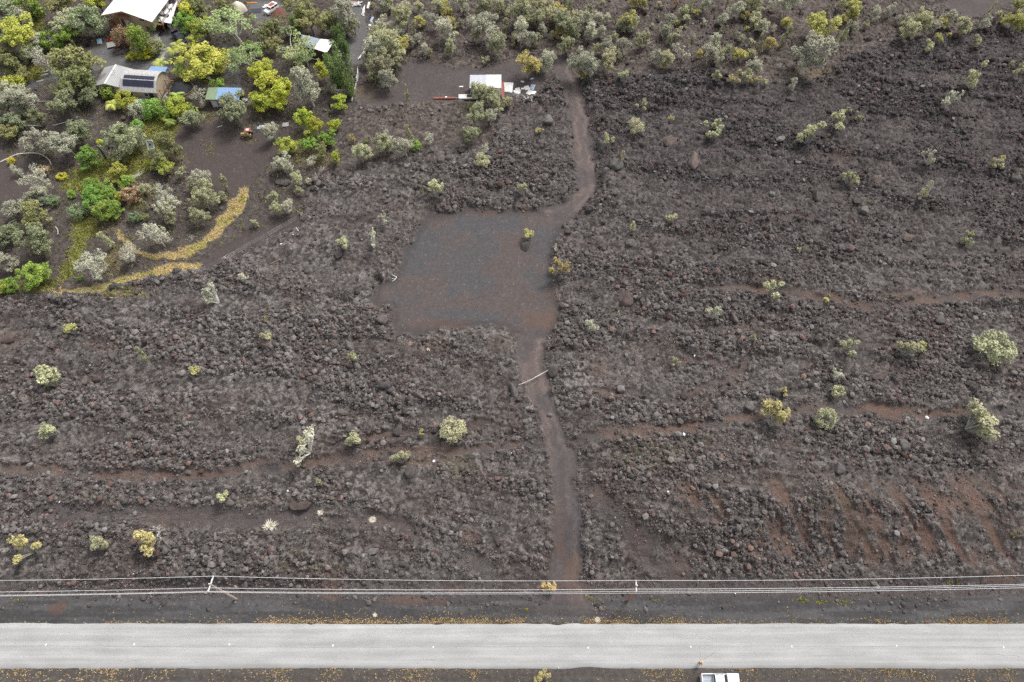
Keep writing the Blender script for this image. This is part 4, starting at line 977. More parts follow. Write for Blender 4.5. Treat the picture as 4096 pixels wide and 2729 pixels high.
# ------------------------------------------------------------------ ground cover nobody could count
def tufts(name, label, xs_, ys__, hts, colors, width=.05, per=5, seed=0, spread=.12):
    r_ = np.random.default_rng(seed); n = len(xs_)
    x = np.repeat(xs_, per) + r_.normal(0, spread, n * per); y = np.repeat(ys__, per) + r_.normal(0, spread, n * per); h = np.repeat(hts, per) * (.6 + .7 * r_.random(n * per))
    z0 = ground_zs(x, y) - .02; az = r_.uniform(0, 6.28, n * per); wd = width * (.6 + .9 * r_.random(n * per)); ln = h * r_.uniform(.2, 1.1, n * per); az2 = r_.uniform(0, 6.28, n * per)
    a = np.stack([x - np.cos(az) * wd, y - np.sin(az) * wd, z0], -1); b = np.stack([x + np.cos(az) * wd, y + np.sin(az) * wd, z0], -1); c = np.stack([x + np.cos(az2) * ln, y + np.sin(az2) * ln, z0 + h], -1)
    V = np.stack([a, b, c], 1).reshape(-1, 3); F = np.arange(len(V)).reshape(-1, 3)
    col = np.repeat(np.asarray(colors), per, 0) * (.7 + .6 * r_.random((n * per, 1)))
    me = np_mesh(name, V, F, False, grass_m); attr_col(me, 'ground_tint', np.repeat(col, 3, 0))
    return tag(link(name, me), label, 'grass', kind='stuff')
grass_m = tint_mat('grass_blade', 'ground_tint', rough=.8, fine=.1, scale=4, bump=0)
def pick(mask, n, x0, x1, y0, y1, thr=1.0):
    x = rng.uniform(x0, x1, n); y = rng.uniform(y0, y1, n); i = np.clip(np.searchsorted(ys, y), 1, NR-1); j = np.clip(np.searchsorted(xs, x), 1, NC-1)
    k = mask[i, j] > rng.random(n) * thr
    return x[k], y[k]
x, y = pick(grass_w, 60000, -110, -40, 70, 110); n = len(x)
g_ = fbm(x / 3, y / 3, 3, 1)[:, None]
tufts('dry_grass', 'straw coloured dry grass in a curving strip beside the track', x, y, np.full(n, .38), np.where(g_ > .56, [.40, .37, .13], [.50, .40, .21]) * 1.4, .05, 3, 1)
x, y = pick(grass_g + .7 * np.clip(straw, 0, 1) + .05 * m_set * (1 - flat), 110000, -135, -40, 70, 175); n = len(x)
tufts('yard_grass', 'yellow-green grass and vines between the trees of the settlement', x, y, np.full(n, .4), np.where(rng.random((n, 1)) > .35, [.27, .28, .07], [.42, .40, .13]), .08, 4, 2)
# roadside: tan and orange tufts along both edges
dens = lambda x, s: smooth(.40, .62, fbm(x / 7, x * 0 + s, 3, 2)) * .9 + .12
x = rng.uniform(-80, 80, 9000); y = y_r1 + .12 + np.abs(rng.normal(0, .35, 9000)) + (rng.random(9000) < .3) * rng.random(9000) * 1.9
k = (dens(x, 1.5) * np.exp(-(y - y_r1) / 1.1) * smooth(G(900, 2500).x - 8, G(1400, 2500).x, x + 30 * (rng.random(9000) < .1)) > rng.random(9000) * .75); xa, ya = x[k], y[k]
x = rng.uniform(-80, 80, 12000); y = y_r0 - .05 - rng.random(12000) ** 1.5 * 4.5
k = (dens(x, 4.5) * (.35 + .65 * (fbm(x / 1.8, y / .7, 3, 3) > .5)) > rng.random(12000) * 1.3); k &= ~((x > G(2205, 2690).x) & (x < G(2370, 2690).x)); xb, yb = x[k], y[k]
x, y = np.concatenate([xa, xb]), np.concatenate([ya, yb]); n = len(x)
cc = np.array([[.60, .38, .21], [.64, .50, .29], [.46, .42, .17], [.56, .43, .28]])[rng.integers(0, 4, n)]
tufts('roadside_grass', 'dry orange and tan weeds fringing the road', x, y, np.full(n, .16), cc, .07, 4, 3, .08)
wx, wy, wr = [], [], []
for px, py, rx_, ry_, n in ((3215,2400,30,10,26),(3290,2410,40,8,22),(3380,2410,40,10,18),(3320,2370,60,16,12),(3800,2330,14,6,10),(3835,2332,6,6,6),(3455,2328,20,6,6),(2365,2380,30,16,14),(2390,2400,10,6,8),(2108,2436,6,6,8),(2625,2400,16,4,6),(4070,2140,26,20,8),(2690,1790,30,12,14),(70,2400,24,8,6),(1270,2270,12,8,4),(1350,2275,8,6,4),(3240,2005,24,8,5),(1000,555,20,24,40),(630,600,0,0,0),(836,590,24,30,40),(740,1110,8,6,4),(1145,2275,16,10,5),(4000,1540,10,6,5),(500,2005,24,8,6),(600,1200,0,0,0),(280,1190,10,8,4),(2768,346,6,4,4),(745,1856,14,6,8)):
    for _ in range(n):
        p = GZ(px + random.gauss(0, rx_ * .6), py + random.gauss(0, ry_ * .6)); wx.append(p.x); wy.append(p.y)
tufts('yellow_weeds', 'small bright yellow-green weeds dotted over the gravel', np.array(wx), np.array(wy), np.full(len(wx), .16), np.tile([[.46, .46, .04]], (len(wx), 1)), .07, 5, 4, .07)
lx, ly = pick(np.clip(straw + .35 * m_set * (1 - flat), 0, 1) * (1 - m_flow), 16000, -135, -30, 70, 180, 1.6); n = len(lx)
tufts('leaf_litter', 'dry brown leaves and twigs scattered under the trees', lx, ly, np.full(n, .12), np.array([[.26, .17, .10], [.34, .26, .17], [.16, .11, .08]])[rng.integers(0, 3, n)], .09, 3, 5, .3)
# ------------------------------------------------------------------ materials for built things
print('things...')
M = dict(
    beige=plain('beige_wall', (.50, .41, .30), .8, var=.06), beige2=plain('pale_beige_wall', (.56, .47, .36), .8, var=.06), white=plain('white_paint', (.80, .80, .79), .5, var=.05), offwhite=plain('weathered_white', (.66, .65, .62), .7, var=.14),
    darkbrown=plain('dark_brown_wall', (.085, .055, .042), .85, var=.2), rust=plain('rust_brown', (.22, .075, .045), .85, var=.3), brownrail=plain('brown_timber', (.25, .12, .075), .75, var=.2), timber=plain('raw_timber', (.36, .21, .12), .8, var=.25),
    glass=plain('dark_window', (.03, .035, .045), .12, var=.1, spec=.6), black=plain('black_plastic', (.014, .015, .018), .5, var=.2), tyre=plain('tyre_rubber', (.018, .018, .019), .8, var=.1), silver=plain('bare_metal', (.45, .46, .47), .35, metal=.5, var=.15),
    roofwhite=corrugated('white_roof', (.80, .80, .80), 0, .4, .03), roofgrey=corrugated('pale_grey_roof', (.46, .46, .45), 0, .35, .05), roofold=corrugated('worn_white_roof', (.62, .61, .59), 0, .3, .14), roofblue=corrugated('blue_roof', (.27, .43, .68), 0, .3, .06),
    roofgreen=corrugated('green_roof', (.28, .37, .23), 0, .3, .10), roofmetal=corrugated('metal_roof', (.60, .62, .66), 0, .28, .05), roofshed=corrugated('shed_white_roof', (.80, .81, .83), 0, .28, .04), hutblue=corrugated('pale_blue_roof', (.36, .50, .70), 0, .3, .08, rust=(.42, .33, .24)),
    panel=plain('solar_cell', (.035, .037, .065), .25, var=.25, spec=.5), concrete=plain('concrete', (.33, .32, .30), .9, var=.15, bump=.2), tank=plain('tank_wall', (.55, .44, .30), .8, var=.1), cover=plain('black_cover', (.022, .024, .028), .55, var=.4, scale=1.5, bump=.5),
    navy=plain('dark_blue_paint', (.022, .028, .042), .22, var=.1, spec=.6), car=plain('white_car_paint', (.78, .79, .80), .25, var=.03, spec=.5), bed=plain('grey_bed_liner', (.33, .36, .40), .6, var=.1), red=plain('red_lamp', (.55, .03, .02), .3, var=.05), lamp=plain('clear_lamp', (.7, .7, .68), .15, var=.05),
    jd_green=plain('green_paint', (.03, .17, .03), .35, var=.1), yellow=plain('yellow_paint', (.70, .50, .02), .4, var=.1), machine=plain('faded_yellow_paint', (.52, .38, .19), .6, var=.3, scale=6), faded_red=plain('faded_red_paint', (.34, .10, .07), .7, var=.35, scale=5), toyred=plain('bright_red_paint', (.60, .04, .03), .4),
    beam=plain('red_primer_steel', (.26, .095, .07), .7, var=.3, scale=4), bluegrey=plain('blue_grey_sheet', (.34, .42, .52), .5, var=.1), lightblue=plain('light_blue_sheet', (.30, .45, .58), .5, var=.1), canvas=plain('cream_canvas', (.72, .64, .54), .8, var=.05), rope=plain('pale_rope', (.75, .74, .70), .8), wire=plain('aluminium_wire', (.72, .73, .74), .4, var=.02),
    pole_l=plain('weathered_pole', (.46, .38, .31), .85, var=.25, scale=8), pole_r=plain('brown_pole', (.40, .21, .125), .85, var=.25, scale=8), insul=plain('porcelain', (.72, .73, .74), .3), post=plain('fence_post', (.16, .14, .13), .8), rag=plain('white_rag', (.80, .80, .80), .8), skin=plain('skin', (.45, .27, .18), .6, var=.03), hair=plain('dark_hair', (.02, .016, .013), .6),
    shirt=plain('pale_shirt', (.72, .70, .70), .85, var=.05), shorts=plain('dark_shorts', (.03, .033, .042), .85), straw=plain('straw_hat', (.60, .42, .24), .85, var=.15), orange=plain('orange_plastic', (.70, .25, .03), .5), paver=plain('paver', (.42, .40, .37), .9, var=.15), log=bark_white,
)
VD = Vector

def on_ground(px, py): return GZ(px, py)
def wpt(px, py, h):
    """World point at height h above the ground under it, seen at a pixel."""
    g = GZ(px, py).z
    for _ in range(3):
        p = P(px, py, g + h); g = ground_z(p.x, p.y)
    return P(px, py, g + h)
def yaw(a, b): return math.atan2(b.y - a.y, b.x - a.x)

# ------------------------------------------------------------------ large house
ap = wpt(495, 31, 6.9); gz = ground_z(ap.x, ap.y)
hs = thing('house', 'large beige two storey house with white gable roof and brown timber deck', 'house', (ap.x, ap.y, gz - .05), R(-10))
XL, XR, XE0, XE1, YB = -3.1, 6.1, -6.6, 7.0, 14.0
ridge_z, el, er = 6.9, 5.0, 4.8
def rz_(x): return ridge_z + (el - ridge_z) * x / XE0 if x < 0 else ridge_z + (er - ridge_z) * x / XE1
MB().extrude([(XL, 2.3), (XR, 2.3), (XR, rz_(XR) - .16), (0, ridge_z - .18), (XL, rz_(XL) - .16)], 0, YB).build('upper_wall', M['beige'], hs)
MB().box(XL + .3, XR - .3, .9, YB - .3, 0, 2.296).build('shaded_recess', M['darkbrown'], hs)  # recessed wall, the shadow under the house put into its dark brown
MB().box(-.4, 3.2, .1, .88, 0, 2.296).build('garage_panel', M['beige2'], hs)
rf = MB().slab([(XE0, -1.3, el), (0, -1.3, ridge_z), (0, YB + 1, ridge_z), (XE0, YB + 1, el)], .14).slab([(.004, -1.3, ridge_z), (XE1, -1.3, er), (XE1, YB + 1, er), (.004, YB + 1, ridge_z)], .14).build('roof', M['white'], hs)
MB().slab([(XE0, -1.36, el - .02), (0, -1.36, ridge_z - .02), (0, -1.31, ridge_z - .02), (XE0, -1.31, el - .02)], .26).slab([(0, -1.36, ridge_z - .02), (XE1, -1.36, er - .02), (XE1, -1.31, er - .02), (0, -1.31, ridge_z - .02)], .26).build('fascia', M['timber'], rf)
bx = MB().box(-2.2, .2, -.9, -.003, 2.6, 4.7).build('bay', M['beige'], hs)
MB().slab([(-2.7, -1.3, 4.72), (.6, -1.3, 4.72), (.3, -.01, 5.35), (-2.3, -.01, 5.35)], .08).build('bay_roof', M['brownrail'], bx)
wn = MB().box(-1.9, -1.1, -.96, -.903, 2.8, 4.5).build('window', M['glass'], bx)
for wx0, wz0 in ((-.7, 3.9), (-.55, 2.95)):
    f = MB().box(wx0, wx0 + .62, -.95, -.903, wz0, wz0 + .62).build('window_frame', M['white'], bx); MB().box(wx0 + .13, wx0 + .49, -.97, -.953, wz0 + .13, wz0 + .49).build('pane', M['glass'], f)
f = MB().box(2.6, 4.8, -.05, -.003, 3.7, 4.4).build('window_frame', M['white'], hs)
for q in range(3): MB().box(2.7 + q * .69, 3.3 + q * .69, -.075, -.053, 3.82, 4.28).build('pane', M['glass'], f)
dk = MB().box(-6.4, XL - .004, -.4, 7.0, 2.2, 2.4).build('deck', M['timber'], hs)
for q in (-6.3, -4.8, -3.4):
    for yq in (-.3, 3.2, 6.8): MB().box(q - .09, q + .09, yq - .09, yq + .09, -.6, 2.2).build('post', M['timber'], dk)
for a, b in (((-6.35, -.35), (-6.35, 6.9)), ((-6.35, -.35), (-4.6, -.35))):
    rl = MB()
    for zq in (2.75, 3.1, 3.4): rl.tube([(a[0], a[1], zq), (b[0], b[1], zq)], .035, 4)
    for t in np.linspace(0, 1, 5): rl.box(a[0] + (b[0]-a[0])*t - .05, a[0] + (b[0]-a[0])*t + .05, a[1] + (b[1]-a[1])*t - .05, a[1] + (b[1]-a[1])*t + .05, 2.4, 3.45)
    rl.build('railing', M['brownrail'], dk)
for q in ((-6.35, -.35), (-6.35, 6.9), (-5.0, -1.2)): MB().tube([(q[0], q[1], -.3), (q[0] + .2, q[1], 5.0)], .09, 5).build('roof_post', M['timber'], hs)
st = MB()
for q in range(11):
    x_ = -4.5 + q * .42; z_ = 2.3 - q * .215; st.box(x_, x_ + .45, -2.0, -.7, z_ - .06, z_)
stairs = st.build('stairs', M['timber'], hs)
for yq in (-2.05, -.65):
    r_ = MB()
    for hq in (0, .5, .95): r_.tube([(-4.6, yq, 2.35 + hq), (.1, yq, -.05 + hq)], .05, 4)
    for t in np.linspace(0, 1, 5): r_.box(-4.6 + 4.7*t - .05, -4.6 + 4.7*t + .05, yq - .05, yq + .05, 2.1 - 2.3*t, 3.3 - 2.4*t)
    r_.build('handrail', M['brownrail'], stairs)
bal = MB().box(XR + .004, XR + 1.7, 1.0, 13, 2.3, 2.45).build('balcony', M['brownrail'], hs)
for t in np.linspace(1.1, 12.9, 6): MB().box(XR + 1.55, XR + 1.69, t - .07, t + .07, 0, 4.55).build('post', M['brownrail'], bal)
rl = MB()
for zq in (2.9, 3.4): rl.tube([(XR + 1.62, 1.05, zq), (XR + 1.62, 12.95, zq)], .05, 4)
rl.tube([(XR, 1.05, 3.4), (XR + 1.62, 1.05, 3.4)], .05, 4).build('railing', M['brownrail'], bal)
MB().box(XR + 1.57, XR + 1.60, 1.2, 12.8, 2.5, 3.3).build('railing_panel', M['offwhite'], bal)
for t in (2.0, 5.5, 9.0): MB().box(XR + .003, XR + .05, t, t + 2.0, 2.5, 4.4).build('glass_door', M['glass'], hs)

# carport beside it
cs = [wpt(612, 81, 2.7), wpt(684, 94, 2.7), wpt(712, -4, 3.1), wpt(657, -4, 3.1)]
c0 = sum(cs, VD()) / 4; g0 = ground_z(c0.x, c0.y); cpt = thing('carport', 'open carport with flat white roof and three dark skylights', 'carport', (c0.x, c0.y, g0))
L_ = [c - VD((c0.x, c0.y, g0)) for c in cs]
roof = MB().slab(L_, .12).build('roof', M['white'], cpt)
bil = lambda u, v: (L_[0] * (1-u) * (1-v) + L_[1] * u * (1-v) + L_[2] * u * v + L_[3] * (1-u) * v)
for u0, u1, v0, v1 in ((.24, .76, .20, .33), (.28, .82, .50, .60), (.35, .90, .76, .96)):
    up = VD((0, 0, .06)); MB().slab([bil(u0, v0) + up, bil(u1, v0) + up, bil(u1, v1) + up, bil(u0, v1) + up], .05).build('skylight', M['panel'], roof)
for u, v in ((.03, .03), (.97, .03), (.97, .95), (.03, .95), (.97, .5)):
    p = bil(u, v); MB().box(p.x - .08, p.x + .08, p.y - .08, p.y + .08, -.3, p.z - .1).build('post', M['brownrail'], cpt)

# ------------------------------------------------------------------ gable roofed garage and the solar house
ap = wpt(417, 335, 3.4); gz = ground_z(ap.x, ap.y); ra_ = wpt(463, 258, 3.4); yw = math.atan2(ra_.y - ap.y, ra_.x - ap.x) - math.pi / 2; gl = (ra_ - ap).length
gr_ = thing('garage', 'beige garage with plain pale grey gable roof beside the solar panelled house', 'garage', (ap.x, ap.y, gz), yw)
MB().extrude([(-2.8, 0), (2.9, 0), (2.9, 2.5), (0, 3.22), (-2.8, 2.5)], .5, gl - .4).build('wall', M['beige2'], gr_)
rf = MB().slab([(-3.2, 0, 2.5), (-.0, 0, 3.4), (-.0, gl, 3.4), (-3.2, gl, 2.5)], .1).slab([(.004, 0, 3.4), (3.7, 0, 2.45), (3.7, gl, 2.45), (.004, gl, 3.4)], .1).build('roof', M['roofgrey'], gr_)
MB().box(-.16, .16, -.02, gl + .02, 3.36, 3.45).build('ridge_cap', M['white'], rf)
MB().tube([(.9, gl * .55, 3.1), (.9, gl * .55, 5.0)], .04, 5).box(.5, 1.3, gl * .55 - .03, gl * .55 + .03, 4.3, 4.36).box(.6, 1.2, gl * .55 - .03, gl * .55 + .03, 4.8, 4.86).build('antenna', M['silver'], rf)

a = wpt(478, 361, 2.35); b = wpt(625, 373, 2.35); gz = min(ground_z(a.x, a.y), ground_z(b.x, b.y)); sw = (b - a).length
so_ = thing('house', 'small beige house with worn white gambrel roof carrying two dark solar panels', 'house', (a.x, a.y, gz), yaw(a, b))
prof = [(0, 2.35), (2.1, 4.1), (3.9, 4.5), (5.7, 4.1), (7.6, 2.35)]
w_ = MB(); n_ = 5
wv = [(.45, y_, max(0, z_ - .12)) for y_, z_ in [(.35, 0), (.35, 2.6)] + [(p[0], p[1]) for p in prof[1:4]] + [(7.25, 2.6), (7.25, 0)]]
w_.add(wv + [(sw - .35, v[1], v[2]) for v in wv], [tuple(range(6, -1, -1)), tuple(range(7, 14))] + [(i, (i+1) % 7, (i+1) % 7 + 7, i + 7) for i in range(7)]).build('wall', M['beige'], so_)
rb = MB()
for i in range(4):
    (y0_, z0_), (y1_, z1_) = prof[i], prof[i+1]; e = .003 * i; rb.slab([(0, y0_, z0_), (sw, y0_, z0_), (sw, y1_, z1_), (0, y1_, z1_)] if i < 2 or True else [], .09)
rf = rb.build('roof', M['roofold'], so_)
def on_slope(i, t0, t1, x0_, x1_, name):
    (y0_, z0_), (y1_, z1_) = prof[i], prof[i+1]; q = lambda x_, t: (x_, y0_ + (y1_-y0_)*t, z0_ + (z1_-z0_)*t + .09)
    MB().slab([q(x0_, t0), q(x1_, t0), q(x1_, t1), q(x0_, t1)], .05).build(name, M['panel'], rf)
on_slope(0, .42, .96, sw * .08, sw * .93, 'solar_panel'); on_slope(1, .12, .62, sw * .09, sw * .93, 'solar_panel')
for x_ in (sw * .18, sw * .60): 
    f = MB().box(x_, x_ + 1.1, .28, .347, .9, 2.0).build('window_frame', M['white'], so_); MB().box(x_ + .12, x_ + .98, .25, .278, 1.0, 1.9).build('pane', M['glass'], f)
MB().box(sw * .74, sw * .86, .28, .347, 0, 2.0).build('door', M['glass'], so_)
pg = MB()
for x_, y_ in ((sw + .3, 1.0), (sw + 2.2, 1.4), (sw + .3, 4.5), (sw + 2.4, 4.6)): pg.box(x_ - .06, x_ + .06, y_ - .06, y_ + .06, 0, 2.4)
pg.box(sw, sw + 2.6, 1.0, 1.12, 2.4, 2.52).box(sw, sw + 2.6, 4.5, 4.62, 2.4, 2.52).tube([(sw - .2, .5, 2.0), (sw + 1.0, -.2, 0)], .06, 4).build('pergola_frame', M['timber'], so_)
MB().box(sw + .1, sw + 3.2, .6, 6.5, -.1, .06).build('patio_slab', M['concrete'], so_)

def canopy(name, label, cat, pix, hs_, mat, th=.08, posts=True, group=None, inset=.06, wall=None):
    cs = [wpt(x_, y_, h_) for (x_, y_), h_ in zip(pix, hs_)]; c0 = sum(cs, VD()) / len(cs); g0 = min(ground_z(c.x, c.y) for c in cs)
    root = thing(name, label, cat, (c0.x, c0.y, g0), 0, group); L = [c - VD((c0.x, c0.y, g0)) for c in cs]
    MB().slab(L, th).build('roof', mat, root)
    if posts:
        for p in L:
            q = p * (1 - inset); MB().box(q.x - .06, q.x + .06, q.y - .06, q.y + .06, -.3, p.z - th).build('post', M['timber'], root)
    return root, L
canopy('canopy', 'flat light blue roofed canopy behind the solar panelled house', 'canopy', ((578, 294), (655, 298), (670, 268), (605, 265)), (2.6, 2.6, 2.9, 2.9), M['roofblue'])

# water tank
c = wpt(725, 352, 1.6); gz = ground_z(c.x, c.y); tk = thing('water_tank', 'round beige water tank under a sagging black cover', 'water tank', (c.x, c.y, gz))
MB().cyl((0, .1, .75), 2.75, 1.5, 40).build('tank_wall', M['tank'], tk)
V = []; F = []; nr, na = 9, 40
for i in range(nr + 1):
    for j in range(na):
        r_ = 2.6 * i / nr; t = 2 * math.pi * j / na; V.append((r_ * math.cos(t), .1 + r_ * math.sin(t), 2.15 - .5 * (i / nr) ** 1.8 + .06 * math.sin(5 * t + i) * i / nr + .03 * random.random()))
V += [(2.8 * math.cos(2*math.pi*j/na), .1 + 2.8 * math.sin(2*math.pi*j/na), 1.2 + .12 * math.sin(7*2*math.pi*j/na)) for j in range(na)]
for i in range(nr + 1):
    for j in range(na): F.append((i*na+j, (i+1)*na+j, (i+1)*na+(j+1) % na, i*na+(j+1) % na))
MB().add(V, F).build('cover', M['cover'], tk, True)

# blue and green shed
pf = [(820, 398), (862, 399), (955, 401)]; pb = [(833, 350), (872, 350), (965, 352)]
fr = [wpt(*p, 2.4) for p in pf]; bk = [wpt(*p, 2.9) for p in pb]; c0 = (fr[0] + bk[2]) / 2; g0 = ground_z(c0.x, c0.y)
sh = thing('shed', 'long open shed with a roof half green and half light blue', 'shed', (c0.x, c0.y, g0)); o_ = VD((c0.x, c0.y, g0))
fr = [p - o_ for p in fr]; bk = [p - o_ for p in bk]
r1 = MB().slab([fr[0], fr[1], bk[1], bk[0]], .08).build('roof', M['roofgreen'], sh); r1['label'] = 'green roof sheets'
e = VD((.03, 0, .03)); r2 = MB().slab([fr[1] + e, fr[2] + e, bk[2] + e, bk[1] + e], .08).build('roof', M['roofblue'], sh); r2['label'] = 'light blue roof sheets'
for p in (fr[0], fr[1], fr[2], bk[0], bk[1], bk[2]): q = p * .94; MB().box(q.x - .07, q.x + .07, q.y - .07, q.y + .07, -.3, q.z - .1).build('post', M['post'], sh)
MB().box(fr[0].x + .9, fr[1].x + .9, fr[0].y + .35, fr[0].y + .42, 0, 1.9).build('front_panel', M['offwhite'], sh)
MB().box(bk[0].x + .3, bk[2].x - .3, bk[0].y - .5, bk[0].y - .42, 0, 2.5).build('back_wall', M['darkbrown'], sh)

# hut under the trees
pts = [wpt(1203, 137, 2.6), wpt(1222, 190, 2.6), wpt(1252, 194, 3.3), wpt(1283, 156, 3.3), wpt(1338, 162, 2.6), wpt(1306, 212, 2.6)]
c0 = sum(pts, VD()) / 6; g0 = ground_z(c0.x, c0.y); hu = thing('hut', 'hut under trees with gable roof half pale blue and half white', 'hut', (c0.x, c0.y, g0)); L = [p - VD((c0.x, c0.y, g0)) for p in pts]
r1 = MB().slab([L[0], L[1], L[2], L[3]][::1], .08).build('roof', M['hutblue'], hu); r1['label'] = 'pale blue rusty roof slope'
r2 = MB().slab([L[2] + e, L[5] + e, L[4] + e, L[3] + e], .08).build('roof', M['white'], hu); r2['label'] = 'bright white roof slope'
mb = MB(); base_ = [L[0], L[1], L[2], L[5], L[4], L[3]]
vs = [VD((p.x * .9, p.y * .9, p.z - .12)) for p in base_] + [VD((p.x * .9, p.y * .9, -.2)) for p in base_]
mb.add(vs, [(i, (i+1) % 6, (i+1) % 6 + 6, i + 6) for i in range(6)]).build('wall', M['darkbrown'], hu)

# white metal shed on the upper clearing
pf = [(1878, 352), (1942, 352), (2005, 352)]; pb = [(1880, 300), (1942, 299.5), (2005, 299)]
fr = [wpt(*p, 2.7) for p in pf]; bk = [wpt(*p, 3.3) for p in pb]; c0 = (fr[0] + bk[2]) / 2; g0 = ground_z(c0.x, c0.y)
ws = thing('shed', 'white metal shed with a sloping roof of two tones on bare gravel', 'shed', (c0.x, c0.y, g0)); o_ = VD((c0.x, c0.y, g0)); fr = [p - o_ for p in fr]; bk = [p - o_ for p in bk]
r1 = MB().slab([fr[0], fr[1], bk[1], bk[0]], .07).build('roof', M['roofmetal'], ws); r1['label'] = 'slightly duller half of the roof'
MB().slab([fr[1] + e, fr[2] + e, bk[2] + e, bk[1] + e], .07).build('roof', M['roofshed'], ws)
MB().box(fr[1].x + .4, fr[2].x - .1, fr[0].y + .3, fr[0].y + .38, 0, 2.55).build('front_wall', M['white'], ws)
MB().box(bk[0].x + .15, bk[2].x - .15, bk[0].y - .4, bk[0].y - .32, 0, 3.0).build('back_wall', M['offwhite'], ws)
MB().box(fr[2].x - .18, fr[2].x - .1, fr[0].y + .4, bk[0].y - .42, 0, 2.5).build('side_wall', M['white'], ws)
for p in (fr[0], fr[1]): MB().box(p.x + .1, p.x + .22, p.y + .28, p.y + .4, -.2, 2.6).build('post', M['offwhite'], ws)

# ------------------------------------------------------------------ vehicles
def wheel(root, x_, y_, r_=.38, w_=.24, rim=M['silver']):
    s = 1 if y_ > 0 else -1
    t = MB().tube([(x_, y_ - w_/2, r_), (x_, y_ - w_*.3, r_), (x_, y_ + w_*.3, r_), (x_, y_ + w_/2, r_)], [r_*.9, r_, r_, r_*.9], 20).build('wheel', M['tyre'], root)
    MB().cyl((x_, y_ + s * w_ * .42, r_), r_ * .6, w_ * .3, 14, 'y').build('rim', rim, t)

def pickup(label, p0, ang, paint, bedmat, L=5.6, W=1.95):
    root = thing('pickup_truck', label, 'pickup', p0, ang); h2 = W / 2; k = L / 5.6
    def body_section(pts, y0, y1): return MB().extrude([(x_*k, z_) for x_, z_ in pts], y0, y1)
    # lower body with bonnet, nose to +x
    b = body_section([(-2.8, .5), (-2.75, .42), (2.65, .42), (2.78, .6), (2.76, .95), (2.6, 1.08), (1.05, 1.16), (-1.08, 1.16), (-1.08, .8), (-2.8, .8)], -h2, h2).build('body', paint, root, bevel=.07)
    for s in (-1, 1): MB().box(-2.8*k, -1.09*k, s*h2 - (.14 if s > 0 else 0), s*h2 + (0 if s > 0 else .14), .803, 1.24).build('bed_side', paint, root, bevel=.03)
    MB().box(-2.82*k, -2.7*k, -h2 + .145, h2 - .145, .803, 1.24).build('tailgate', paint, root, bevel=.02)
    MB().box(-2.695*k, -1.10*k, -h2 + .145, h2 - .145, .803, .86).build('bed_floor', bedmat, root)
    for yy_ in (-.25, .25): MB().box(-2.6*k, -1.2*k, yy_ - .02, yy_ + .02, .862, .885).build('bed_rib', paint, root)
    # cab: lofted greenhouse
    lo, hi = h2 - .05, h2 - .24
    v = [(-1.06*k, -lo, 1.163), (1.0*k, -lo, 1.163), (1.0*k, lo, 1.163), (-1.06*k, lo, 1.163), (-.9*k, -hi, 1.74), (.30*k, -hi, 1.76), (.30*k, hi, 1.76), (-.9*k, hi, 1.74)]
    MB().add(v, [(3,2,1,0),(0,1,5,4),(1,2,6,5),(2,3,7,6),(3,0,4,7)]).build('cab_glass', M['glass'], root)
    MB().slab([(-.98*k, -hi - .02, 1.80), (.36*k, -hi - .02, 1.82), (.36*k, hi + .02, 1.82), (-.98*k, hi + .02, 1.80)], .10).build('roof', paint, root, bevel=.04)
    for i0, i1 in ((0, 4), (1, 5), (2, 6), (3, 7)): MB().tube([VD(v[i0]) , VD(v[i1])], .055, 5).build('pillar', paint, root)
    for s in (-1, 1):
        MB().tube([(-.25*k, s*(lo - .01), 1.17), (-.25*k, s*(hi + .01), 1.75)], .04, 4).build('pillar', paint, root)
        MB().box(.72*k, .92*k, s*(h2 + .1) - .1, s*(h2 + .1) + .1, 1.16, 1.34).build('mirror', M['black'], root)
        MB().box(2.70*k, 2.79*k, s*(h2 - .25) - .17, s*(h2 - .25) + .17, .78, .95).build('headlight', M['lamp'], root)
        MB().box(-2.84*k, -2.76*k, s*(h2 - .08) - .07, s*(h2 - .08) + .07, .85, 1.2).build('taillight', M['red'], root)
        wheel(root, 1.85*k, s*(h2 - .13)); wheel(root, -1.75*k, s*(h2 - .13))
    MB().box(2.74*k, 2.86*k, -h2 + .1, h2 - .1, .42, .62).build('front_bumper', M['silver'], root)
    MB().box(-2.92*k, -2.8*k, -h2 + .1, h2 - .1, .45, .62).build('rear_bumper', M['silver'], root)
    return root
a = wpt(2806, 2720, .8); b = wpt(2957, 2720, .8); rear = wpt(2806, 2694, 1.1)
tL = (b - a).length; tp = VD(((a.x + b.x) / 2, rear.y - .98, 0)); tp.z = ground_z(tp.x, tp.y)
tr = pickup('white pickup truck parked on the verge beside the road', tp, 0, M['car'], M['bed'], tL)
for x_ in (-.55, -.08): MB().box(x_, x_ + .03, -.68, .68, 1.822, 1.835).build('roof_rib', M['black'], tr)
a = wpt(695, 130, .8); b = wpt(743, 172, .8); c = (a + b) / 2; gz = ground_z(c.x, c.y)
pickup('dark blue pickup truck parked on the gravel below the carport', VD((c.x, c.y, gz)), yaw(a, b), M['navy'], M['black'], 5.7)

